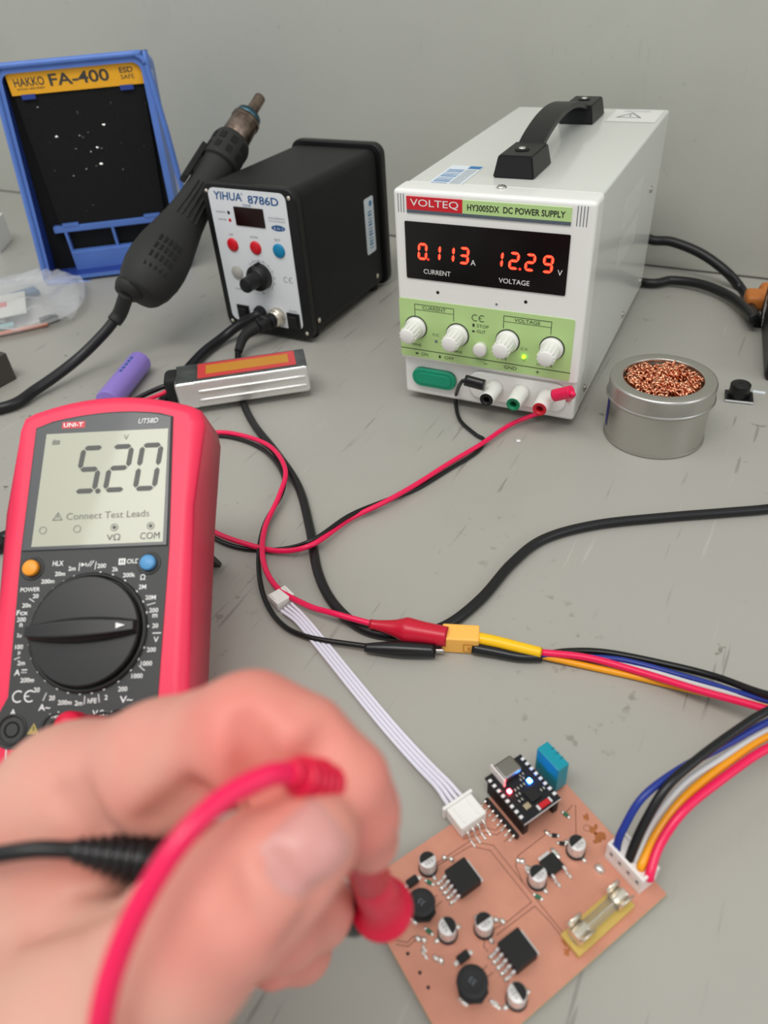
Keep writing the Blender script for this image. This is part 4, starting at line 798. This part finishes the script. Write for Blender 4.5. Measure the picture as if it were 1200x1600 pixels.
for x, y, r_ in ((43.9, 72.9, 4.9), (15.1, 73.4, 5.1)):
    i_ = MB(); oct_ = [(r_*K*1.06*math.cos(math.radians(22.5+45*k_)), r_*K*.96*math.sin(math.radians(22.5+45*k_))) for k_ in range(8)]
    i_.prism(oct_, .0002, .0012, 'inductor', bev=.0003).lathe([(0, .001), (r_*K*.80, .001), (r_*K*.80, .0044), (r_*K*.96, .0046), (r_*K*.98, .0053), (r_*K*.70, .0055), (r_*K*.66, .0052), (0, .0052)], 'inductor', n=32).text('33', 0, 0, .0018, 'ink_grey', z=.0054)
    o = i_.build('inductor', pb); o.matrix_local = T(x*K, y*K, ZB) @ RZ(.3)
    for s_ in (-1, 1):
        p_ = MB(T(0, s_*r_*K*1.02, 0)); bb = bmesh.new(); bmesh.ops.create_uvsphere(bb, u_segments=10, v_segments=6, radius=1)
        for v in bb.verts: v.co = Vector((v.co.x*.0022, v.co.y*.0009, max(0, v.co.z)*.0010))
        p_.bm(bb, 'solder', None, True); p_.build('terminal', o)
for x, y, rz in ((53.0, 70.6, .0), (23.4, 70.6, .0)):
    d_ = MB(); d_.box(-.0013, .0013, -.0021, .0021, .0003, .0021, 'chip', bev=.0002, smooth=False); o = d_.build('diode', pb); o.matrix_local = T(x*K, y*K, ZB) @ RZ(rz)
    for s_ in (-1, 1):
        p_ = MB(); p_.box(-.0007, .0007, s_*.0028-.0009, s_*.0028+.0009, 0, .0007, 'solder', bev=.0002); p_.build('terminal', o)
for x, y, rz, c in ((49.6, 65.6, .5, 'smd_green'), (36.5, 75.2, .3, 'smd_green'), (33.4, 17.2, .8, 'chip'), (37.2, 17.4, .9, 'chip'), (24.2, 37.2, .4, 'smd_green'), (40.8, 8.2, .2, 'smd_green'), (7.3, 70.4, .3, 'solder')):
    d_ = MB(); d_.box(-.0009, .0009, -.0007, .0007, 0, .0007, c, bev=.0001, smooth=False); o = d_.build('chip_component', pb); o.matrix_local = T(x*K, y*K, ZB) @ RZ(rz)
    for s_ in (-1, 1):
        p_ = MB(T(s_*.0014, 0, 0)); bb = bmesh.new(); bmesh.ops.create_uvsphere(bb, u_segments=8, v_segments=5, radius=1)
        for v in bb.verts: v.co = Vector((v.co.x*.0008, v.co.y*.0008, max(0, v.co.z)*.0008))
        p_.bm(bb, 'solder', None, True); p_.build('terminal', o)
# fuse in its clips on a yellow strip
fz = MB(); fz.box(-.0135, .0135, -.0042, .0042, 0, .0022, 'holder_base', bev=.0003, smooth=False); fo = fz.build('fuse_holder', pb); fo.matrix_local = T(.0068, .0262, ZB) @ RZ(math.pi/2+.03)
for x in (-.0092, .0092):
    c_ = MB(T(x, 0, .0022)); n_ = 14; vs = []; fs = []
    prof_ = [(-.0036, .0078), (-.0030, .0068)] + [(-.0029*math.cos(a), .0034-.0029*math.sin(a)) for a in [math.pi*(-.12+1.24*i/10) for i in range(11)]] + [(.0030, .0068), (.0036, .0078)]
    for xx in (-.0029, .0029): vs += [(xx, y, z) for y, z in prof_]
    q_ = len(prof_); fs = [[i, i+1, q_+i+1, q_+i] for i in range(q_-1)]; c_.add(vs, fs, 'brass' if False else 'nickel', None, True)
    o = c_.build('fuse_clip', fo); md = o.modifiers.new('s', 'SOLIDIFY'); md.thickness = .0004
f_ = MB(frame((-.0120, 0, .0056), (0, 1, 0), (0, 0, 1), (1, 0, 0))); f_.lathe([(0, 0), (.0023, 0), (.0025, .0003), (.0025, .0056), (0, .0056)], 'nickel', n=24).lathe([(0, .0184), (.0025, .0184), (.0025, .0237), (.0023, .024), (0, .024)], 'nickel', n=24).lathe([(.0022, .0054), (.0022, .0186)], 'fuse_glass', n=24).rod((0, 0, .005), (0, 0, .019), .0002, 'solder', n=6)
f_.build('fuse', fo, label='glass tube fuse with metal caps')
# white plug at the right-hand edge belongs to the harness, the header below it to the board
hm = MB(); hm.box(.0052, .0214, -.0002, .0082, ZB, ZB+.0030, 'conn_white', bev=.0003, smooth=False).build('pin_header', pb, label='white pin header under the wire plug')
vm = MB(XI @ BM); vm.box(.0052, .0214, -.0002, .0082, ZB+.0028, ZB+.0086, 'conn_white', bev=.0004, smooth=False)
vm.box(.0052, .0214, -.0002, .0008, ZB+.0086, ZB+.0100, 'conn_white', bev=.0002, smooth=False).box(.0052, .0214, .0070, .0082, ZB+.0086, ZB+.0100, 'conn_white', bev=.0002, smooth=False).box(.0052, .0062, .0008, .0070, ZB+.0086, ZB+.0100, 'conn_white').box(.0204, .0214, .0008, .0070, ZB+.0086, ZB+.0100, 'conn_white')
for i in range(4): vm.box(.0072+i*.0039-.0006, .0072+i*.0039+.0006, .0080, .00825, ZB+.0052, ZB+.0070, 'ink_grey')
vm.build('plug_housing', wh, label='white four-way plug on the board edge')
# microcontroller module on two socket strips
mc = MB(T(0, 0, .0112)); mc.box(.0435, .0662, .0092, .0272, 0, .0010, 'esp_black').box(.0434, .0436, .0092, .0272, .0001, .0009, 'white_pad')
mco = mc.build('microcontroller', pb, label='black microcontroller module with red and blue lights')
for y in (.0108, .0256):
    s_ = MB(); s_.box(.0440, .0650, y-.0012, y+.0012, ZB, .0112, 'socket', bev=.0001, smooth=False).build('socket_strip', mco)
    p_ = MB(T(0, 0, .0122))
    for i in range(8): p_.box(.0462+i*.00254-.0006, .0462+i*.00254+.0006, y-.0007+(.0008 if y > .02 else -.0008), y+.0007+(.0008 if y > .02 else -.0008), 0, .0004, 'white_pad', bev=.0001)
    p_.build('solder_pads', mco)
u_ = MB(T(0, 0, .0122)); u_.box(.0598, .0672, .0138, .0226, 0, .0031, 'shell_steel', bev=.0010, seg=3).box(.0590, .0674, .0231, .0236, .0, .0042, 'conn_white') ; u_.build('usb_socket', mco, label='metal connector shell')
u_ = MB(T(0, 0, .0122)); u_.box(.0480, .0532, .0145, .0195, 0, .0008, 'chip', M=None)
u_.build('processor', mco); 
u_ = MB(T(0, 0, .0122)); u_.box(.0470, .0492, .0205, .0230, 0, .0007, 'crystal', bev=.0001, smooth=False).build('crystal', mco)
u_ = MB(T(0, 0, .0122)); u_.box(.0442, .0462, .0135, .0185, 0, .0008, 'part_red').box(.0442, .0462, .0128, .0137, 0, .0008, 'white_pad').box(.0442, .0462, .0183, .0192, 0, .0008, 'white_pad').build('antenna', mco)
u_ = MB(T(0, 0, .0122)); u_.box(.0556, .0572, .0226, .0240, 0, .0008, 'led_red_small', bev=.0003).build('red_light', mco); u_ = MB(T(0, 0, .0122)); u_.box(.0545, .0563, .0134, .0150, 0, .0008, 'led_blue', bev=.0003).build('blue_light', mco)
for x, y in ((.0555, .0175), (.0555, .0205), (.0535, .0215), (.0512, .0222), (.0575, .0160), (.0500, .0125), (.0590, .0150)):
    u_ = MB(T(x, y, .0122)); u_.box(-.0005, .0005, -.0009, .0009, 0, .0005, 'chip').box(-.0005, .0005, -.0009, -.0005, 0, .00055, 'solder').box(-.0005, .0005, .0005, .0009, 0, .00055, 'solder').build('chip_component', mco)
p_ = MB(); p_.box(.0440, .0625, .0286, .0300, ZB, ZB+.0022, 'socket', bev=.0001, smooth=False)
hdr = p_.build('edge_header', pb, label='black pin strip beside the module')
for i in range(8):
    l_ = MB(); x = .0452+i*.00236; l_.tube([(x, .0298, ZB+.0018), (x, .0308, ZB+.0014), (x, .0314, ZB+.0003), (x, .0326, ZB+.0003)], .0004, 'solder', n=6, sub=3); l_.build('pin', hdr)
# blue humidity sensor
d_ = MB(); d_.box(.0495, .0615, .0000, .0055, ZB+.0012, ZB+.0160, 'dht_blue', bev=.0004, smooth=False)
for i in range(3): d_.box(.0530+i*.0025, .0528+i*.0025, -.0001, .0016, ZB+.0150, ZB+.01608, 'dht_dark').box(.0518+i*.0025, .0528+i*.0025, -.0001, .0002, ZB+.004, ZB+.015, 'dht_dark')
so = d_.build('humidity_sensor', pb, label='blue humidity sensor block standing behind the module')
for i in range(4): p_ = MB(); p_.box(.0515+i*.0025, .0520+i*.0025, .0025, .0030, ZB, ZB+.0014, 'solder').build('pin', so)
# white header for the ribbon
j_ = MB(); j_.box(.0560, .0655, .0345, .0462, ZB+.0004, ZB+.0066, 'white_plastic', bev=.0004, smooth=False).box(.0572, .0640, .0368, .0376, ZB+.0062, ZB+.0070, 'white_plastic').box(.0572, .0640, .0432, .0440, ZB+.0062, ZB+.0070, 'white_plastic'); jo = j_.build('ribbon_header', pb, label='white header at the board edge holding the ribbon plug')
for i in range(4): p_ = MB(); y = .0366+i*.0025; p_.tube([(.0562, y, ZB+.0035), (.0545, y, ZB+.0030), (.0535, y, ZB+.0005), (.0518, y, ZB+.0004)], .00045, 'solder', n=6, sub=3); blob(p_, 51.2, y/K, 1.0, .7, .8); p_.build('pin', jo)
# ------------------------------------------------------------------ white ribbon with its two plugs
RM = T(*at(447, 945, 0)); rbn = thing('ribbon_cable', 'flat white four-wire ribbon running across the bench to the board edge', 'cable', RM); RI = RM.inverted()
mid = [at(*p) for p in ((447, 948, .0042), (470, 968, .0032), (505, 1010, .0020), (560, 1078, .0016), (610, 1138, .0018), (655, 1188, .0032), (690, 1224, .0062))] + [BM @ Vector((.0700, .0404, ZB+.0040)), BM @ Vector((.0640, .0404, ZB+.0040))]
S_ = spline(mid, 6)
for k_ in range(4):
    off = []
    for i, p in enumerate(S_):
        t_ = S_[min(i+1, len(S_)-1)]-S_[max(i-1, 0)]; nn = Vector((-t_.y, t_.x, 0)).normalized(); f_ = i/(len(S_)-1)
        sp = .00190 if f_ < .72 else .00190+.0006*(f_-.72)/.28
        off.append(p+nn*(k_-1.5)*sp*(.92+.25*max(0, (.12-f_)/.12)))
    MB(RI).tube(off, .00088, 'wire_lilac', n=8, sub=2).build('wire', rbn)
fe = frame(at(447, 946, .0008), (at(470, 968, 0)-at(440, 938, 0)), Vector((0, 0, 1)).cross(at(470, 968, 0)-at(440, 938, 0)))
b = MB(RI @ fe); b.box(-.0078, .0012, -.0053, .0053, 0, .0056, 'white_plastic', bev=.0004, smooth=False).box(-.0068, -.0020, -.0045, -.0037, .0056, .0062, 'white_plastic').box(-.0068, -.0020, .0037, .0045, .0056, .0062, 'white_plastic').build('plug', rbn)
b = MB(RI @ BM); b.box(.0630, .0672, .0352, .0456, ZB+.0012, ZB+.0060, 'white_plastic', bev=.0003, smooth=False).box(.0655, .0668, .0335, .0473, ZB+.0005, ZB+.0072, 'white_plastic', bev=.0003, smooth=False).build('plug', rbn)

# ------------------------------------------------------------------ test probes
A_ = atD(452, 1206, .1185); B_ = atD(520, 1231, .1290); G_ = atD(597, 1418, .178); tip = at(606, 1444, .0034)
rp = thing('test_probe', 'red test probe held between thumb and finger, its lead crossing the hand', 'test probe', T(*G_)); QI = rp.matrix_world.inverted()
d_ = (G_-B_).normalized()
b = MB(QI); b.tube([B_, B_.lerp(G_, .5), G_-d_*.004], lambda t: .0040+.0008*t, 'boot_red', n=20)
gf = frame(G_, (1, 0, 0), (0, 1, 0), d_)
def gfr(o_, d): q = d.to_track_quat('Z', 'Y').to_matrix().to_4x4(); q.translation = o_; return q
b.lathe([(0, -.022), (.0046, -.022), (.0048, -.011), (.0050, -.006), (.0056, -.0030), (.0064, -.0016), (.0072, -.0010), (.0076, -.0002), (.0076, .0008), (.0070, .0014), (.0050, .0016), (0, .0016)], 'wire_red', gfr(G_, d_), n=36)
b.build('grip', rp, label='red moulded grip with a flared finger guard')
dt = (tip-G_).normalized(); b = MB(QI); b.rod(G_, G_.lerp(tip, .75), .0028, 'boot_red', r1=.0022).build('nose', rp); MB(QI).rod(G_.lerp(tip, .74), tip, .0009, 'screw_steel', r1=.0003).build('metal_tip', rp)
b = MB(QI); b.tube([A_, A_.lerp(B_, .35)+Vector((0, 0, .0004)), A_.lerp(B_, .7), B_, B_+d_*.004], lambda t: .0021+.0020*t, 'wire_red', n=16)
for i in range(5):
    t = .25+.13*i; b.lathe([(.0020+.0018*t, -.0005), (.0029+.0018*t, -.0005), (.0029+.0018*t, .0005), (.0020+.0018*t, .0005)], 'wire_red', gfr(A_.lerp(B_, t), (B_-A_)), n=16)
b.build('strain_relief', rp)
VJ = DM @ Vector((.0088, -.036, .0)); CJ = DM @ Vector((.0262, -.036, .0))
wr_ = [A_.lerp(B_, .1), atD(420, 1211, .1160), atD(350, 1247, .1120), atD(285, 1310, .1080), atD(225, 1402, .1055), atD(185, 1490, .1045), atD(162, 1570, .104), atD(150, 1660, .106), atD(130, 1800, .115), Vector((-.105, -.04, .10)), Vector((-.15, -.05, .03)), Vector((-.20, -.01, .0022)), Vector((-.215, .035, .010)), DM @ Vector((.012, -.075, .016)), DM @ Vector((.0095, -.058, .022)), DM @ Vector((.0088, -.048, .024))]
MB(QI).tube(wr_, .00185, 'wire_red_bright', n=14).build('lead', rp)
b = MB(QI @ DM); b.lathe([(0, .0005), (.0032, .0005), (.0042, .002), (.0042, .020), (.0050, .022), (.0050, .028), (.0040, .030), (0, .030)], 'wire_red', T(.0088, -.036, 0), n=20).tube([(.0088, -.036, .024), (.0088, -.042, .024), (.0088, -.050, .0238)], .0034, 'wire_red', n=12); b.build('plug', rp)
A2 = atD(108, 1327, .1360); B2 = atD(236, 1345, .1400); G2 = atD(574, 1426, .188); tip2 = at(628, 1440, .0034)
kp = thing('test_probe', 'black test probe held behind the thumb, its lead leaving to the left', 'test probe', T(*G2)); KI = kp.matrix_world.inverted(); d2 = (G2-B2).normalized()
b = MB(KI); b.tube([B2, B2.lerp(G2, .5), G2-d2*.003], lambda t: .0050-.0002*t, 'boot_black', n=20); b.lathe([(0, -.010), (.0048, -.010), (.0054, -.004), (.0062, -.001), (.0062, .001), (0, .0012)], 'boot_black', gfr(G2-d2*.006, d2), n=28); b.build('grip', kp)
b = MB(KI); b.tube([A2, A2.lerp(B2, .3), A2.lerp(B2, .65), B2, B2+d2*.004], lambda t: .0017+.0038*t, 'boot_black', n=16)
for i in range(7):
    t = .12+.12*i; b.lathe([(.0016+.0036*t, -.0006), (.0020+.0038*t, -.0004), (.0020+.0038*t, .0004), (.0016+.0036*t, .0006)], 'boot_black', gfr(A2.lerp(B2, t), (B2-A2)), n=16)
b.build('strain_relief', kp)
b = MB(KI); b.rod(G2-d2*.006, G2.lerp(tip2, .4), .0026, 'boot_black', r1=.002).build('nose', kp); MB(KI).rod(G2.lerp(tip2, .39), G2.lerp(tip2, .7), .0009, 'screw_steel', r1=.0004).build('metal_tip', kp)
wk = [A2.lerp(B2, .05), atD(60, 1327, .1350), atD(0, 1335, .1350), atD(-80, 1352, .137), atD(-200, 1400, .15), Vector((-.24, .0, .10)), Vector((-.27, -.02, .03)), Vector((-.25, .0, .0022)), Vector((-.23, .03, .012)), DM @ Vector((.026, -.080, .016)), DM @ Vector((.0262, -.058, .022)), DM @ Vector((.0262, -.048, .024))]
MB(KI).tube(wk, .00165, 'wire_black', n=14).build('lead', kp)
b = MB(KI @ DM); b.lathe([(0, .0005), (.0032, .0005), (.0042, .002), (.0042, .020), (.0050, .022), (.0050, .028), (.0040, .030), (0, .030)], 'boot_black', T(.0262, -.036, 0), n=20).tube([(.0262, -.036, .024), (.0262, -.042, .024), (.0262, -.050, .0238)], .0034, 'boot_black', n=12); b.build('plug', kp)

# ------------------------------------------------------------------ the hand: one smooth skin grown round its bones
def J(px, py, d, rpx): p = atD(px, py, d); return (np.array(p), rpx*d/F)
fingers = dict(
 index=[J(122, 1258, .160, 116), J(255, 1196, .147, 98), J(395, 1150, .1365, 96), J(470, 1168, .1345, 78), J(538, 1222, .1335, 66), J(560, 1268, .1375, 60), J(577, 1315, .1430, 47)],
 thumb=[J(-60, 1760, .140, 190), J(175, 1590, .130, 150), J(275, 1490, .124, 122), J(365, 1410, .1215, 104), J(425, 1356, .1215, 96), J(480, 1312, .1225, 82)],
 middle=[J(110, 1390, .188, 105), J(420, 1360, .187, 70), J(490, 1420, .174, 58), J(450, 1457, .163, 50), J(405, 1480, .156, 46)],
 ring=[J(100, 1470, .195, 100), J(400, 1440, .197, 58), J(470, 1485, .188, 44), J(425, 1503, .175, 40)],
 little=[J(60, 1560, .195, 90), J(320, 1500, .200, 50), J(370, 1508, .190, 40), J(330, 1500, .178, 36)])
WR_ = [J(-430, 1660, .170, 200), J(-430, 1760, .172, 205), J(-430, 1840, .166, 200)]
palm = [[WR_[0], J(-130, 1540, .175, 160), J(122, 1262, .161, 118)], [WR_[1], J(-70, 1540, .188, 150), J(110, 1390, .188, 110)], [WR_[1], J(-60, 1620, .188, 160), J(100, 1480, .194, 103)], [WR_[2], J(-60, 1700, .170, 170), J(60, 1560, .194, 98)],
        [WR_[2], J(-60, 1760, .140, 190)], [J(175, 1590, .134, 120), J(90, 1410, .163, 98), J(110, 1290, .165, 98)], [J(60, 1450, .172, 130), J(-150, 1580, .170, 160)],
        [WR_[1], (np.array((-.235, -.115, .098)), .030), (np.array((-.33, -.23, .13)), .034)]]
def capsule(P, a, ra, b_, rb_):
    ba = b_-a; t = np.clip((P-a) @ ba/(ba @ ba), 0, 1); return np.linalg.norm(P-a-t[..., None]*ba, axis=-1)-(ra+(rb_-ra)*t)
def smin(a, b_, k_):
    h_ = np.maximum(k_-np.abs(a-b_), 0)/k_; return np.minimum(a, b_)-h_*h_*k_*.25
def chain(P, js, k_):
    d = None
    for (a, ra), (b_, rb_) in zip(js, js[1:]):
        q = capsule(P, a, ra, b_, rb_); d = q if d is None else smin(d, q, k_)
    return d
GROOVES = []
def hand_sdf(P):
    pd_ = None
    for ch in palm:
        q = chain(P, ch, .006); pd_ = q if pd_ is None else smin(pd_, q, .012)
    tot = None
    for nm, kk in (('index', .008), ('thumb', .010), ('middle', .006), ('ring', .005), ('little', .005)):
        q = smin(pd_, chain(P, fingers[nm], .0035), kk); tot = q if tot is None else smin(tot, q, .0012)
    for ga, gb, gr, gk in GROOVES:
        q = -capsule(P, ga, gr, gb, gr*.6); tot = -smin(-tot, -q, gk)
    return tot
def surf(px, py):
    d0 = R @ np.array([px-CX, py-CY, F])/F; q = np.array([0, 0, H])+d0*.09
    for _ in range(60): q = q+d0*min(.01, hand_sdf(q[None])[0]*.7)
    return q, d0
gl = []
for p, q, gr, gk in (((404, 1214), (386, 1136), .0040, .0045), ((486, 1194), (508, 1152), .0028, .0040), ((302, 1252), (240, 1292), .0032, .0060), ((152, 1302), (124, 1240), .0028, .0050), ((90, 1245), (112, 1288), .0012, .0040), ((205, 1388), (60, 1448), .0018, .0060), ((455, 1478), (500, 1400), .0012, .0040), ((330, 1370), (352, 1448), .0003, .0030), ((352, 1352), (380, 1440), .0003, .0030), ((424, 1338), (472, 1400), .0009, .0035)):
    pa, da = surf(*p); pb_, db = surf(*q); gl.append((pa-da*.0002, pb_-db*.0002, gr, gk))
GROOVES += gl
allj = [j for ch in list(fingers.values())+palm[:7] for j in ch]
lo = np.min([p-r_*1.15 for p, r_ in allj], 0)-.004; hi = np.max([p+r_*1.15 for p, r_ in allj], 0)+.004
h_ = .0013
nx = [int(math.ceil((hi[k_]-lo[k_])/h_)) for k_ in range(3)]
gx_ = [lo[k_]+h_*np.arange(nx[k_]+1) for k_ in range(3)]
Vf = np.empty([q+1 for q in nx], np.float32)
for i in range(nx[0]+1):
    Y_, Z_ = np.meshgrid(gx_[1], gx_[2], indexing='ij'); Vf[i] = hand_sdf(np.stack([np.full_like(Y_, gx_[0][i]), Y_, Z_], -1))
Vf[0] = Vf[-1] = 1; Vf[:, 0] = Vf[:, -1] = 1; Vf[:, :, 0] = Vf[:, :, -1] = 1
S = Vf < 0
cs = np.zeros([q for q in nx], int)
for dx in (0, 1):
    for dy in (0, 1):
        for dz in (0, 1): cs += S[dx:nx[0]+dx, dy:nx[1]+dy, dz:nx[2]+dz]
act = (cs > 0) & (cs < 8); idx = -np.ones(cs.shape, int); cells = np.argwhere(act); idx[act] = np.arange(len(cells))
acc = np.zeros((len(cells), 3)); cnt = np.zeros(len(cells))
corners = [(a, b_, c_) for a in (0, 1) for b_ in (0, 1) for c_ in (0, 1)]
for a in corners:
    for ax_ in range(3):
        if a[ax_] == 1: continue
        b_ = list(a); b_[ax_] = 1
        va = Vf[cells[:, 0]+a[0], cells[:, 1]+a[1], cells[:, 2]+a[2]]; vb = Vf[cells[:, 0]+b_[0], cells[:, 1]+b_[1], cells[:, 2]+b_[2]]
        m_ = (va < 0) != (vb < 0); t = np.where(m_, va/(va-vb+1e-12), 0); p = np.array(a, float)[None]+np.zeros((len(cells), 3)); p[:, ax_] += t
        acc += p*m_[:, None]; cnt += m_
pts = lo+h_*(cells+acc/np.maximum(cnt, 1)[:, None])
quads = []
for ax_ in range(3):
    o1, o2 = [(1, 2), (2, 0), (0, 1)][ax_]
    n0 = nx[ax_]; sl = [slice(1, nx[k_]) for k_ in range(3)]; sl[ax_] = slice(0, n0); sl2 = list(sl); sl2[ax_] = slice(1, n0+1)
    A1_ = S[tuple(sl)]; B1_ = S[tuple(sl2)]; e_ = np.argwhere(A1_ != B1_)
    base = e_.copy()
    for k_ in range(3):
        if k_ != ax_: base[:, k_] += 1
    f_ = A1_[A1_ != B1_]
    def cid(d1, d2): q = base.copy(); q[:, o1] += d1; q[:, o2] += d2; return idx[q[:, 0], q[:, 1], q[:, 2]]
    q4 = np.stack([cid(-1, -1), cid(0, -1), cid(0, 0), cid(-1, 0)], 1); q4[~f_] = q4[~f_][:, ::-1]
    quads.append(q4[(q4 >= 0).all(1)])
quads = np.concatenate(quads)
org = np.array(atD(95, 1245, .166))
hme = bpy.data.meshes.new('hand'); hme.from_pydata((pts-org).tolist(), [], quads.tolist()); hme.materials.append(MATS['skin'])
hme.polygons.foreach_set('use_smooth', [True]*len(hme.polygons)); hme.update()
def dist(js): return chain(pts, js, .003)
pk = np.zeros(len(pts))
for nm, amt, s0 in (('index', .75, 2), ('thumb', .55, 3), ('middle', .5, 2), ('ring', .6, 2)):
    d = np.maximum(dist(fingers[nm][s0:])-.0005, 0); pk = np.maximum(pk, amt*np.exp(-d/.005))
pk = np.maximum(pk, .35*np.exp(-np.maximum(dist(fingers['index'][:3]), 0)/.004)); pk = np.clip(pk+.12, 0, 1)
ca = hme.color_attributes.new('pinkness', 'FLOAT_COLOR', 'POINT'); ca.data.foreach_set('color', np.repeat(pk, 4).astype(np.float32))
hand = bpy.data.objects.new('hand', hme); C.objects.link(hand); hand.location = org
md = hand.modifiers.new('s', 'SMOOTH'); md.factor = .5; md.iterations = 3
tag(hand, 'left hand of a person gripping the red and black test probes', 'hand')
# thumbnail laid on the skin
ta = fingers['thumb'][-1][0]; tb = fingers['thumb'][-3][0]; aV = ta-tb; aV /= np.linalg.norm(aV)
vw = np.array((0, 0, H))-ta; vw /= np.linalg.norm(vw)
dn_ = -R[:, 1]                                       # photo up
N_ = vw-.10*dn_+.10*R[:, 0]; N_ -= aV*(N_ @ aV)*.75; N_ /= np.linalg.norm(N_); bV = np.cross(N_, aV); bV /= np.linalg.norm(bV)
gn_ = 18; vs = []; ok = []
for i in range(gn_+1):
    for j in range(gn_+1):
        s_ = i/gn_*2-1; t_ = j/gn_*2-1
        # square to rounded nail outline
        x_ = s_*math.sqrt(1-.38*t_*t_); y_ = t_*math.sqrt(1-.22*s_*s_)
        p = ta+aV*(x_*.0066+.0004)+bV*(y_*.0060)+N_*.02
        for _ in range(40): p = p-N_*hand_sdf(p[None])[0]*.9
        edge = max(abs(s_), abs(t_)); vs.append(tuple(p+N_*(.00035*(1-edge**6)-.0003*edge**8)-org))
fs = [[i*(gn_+1)+j, (i+1)*(gn_+1)+j, (i+1)*(gn_+1)+j+1, i*(gn_+1)+j+1] for i in range(gn_) for j in range(gn_)]
MB().add(vs, fs, 'nail', None, True).build('thumbnail', hand, label='thumbnail')
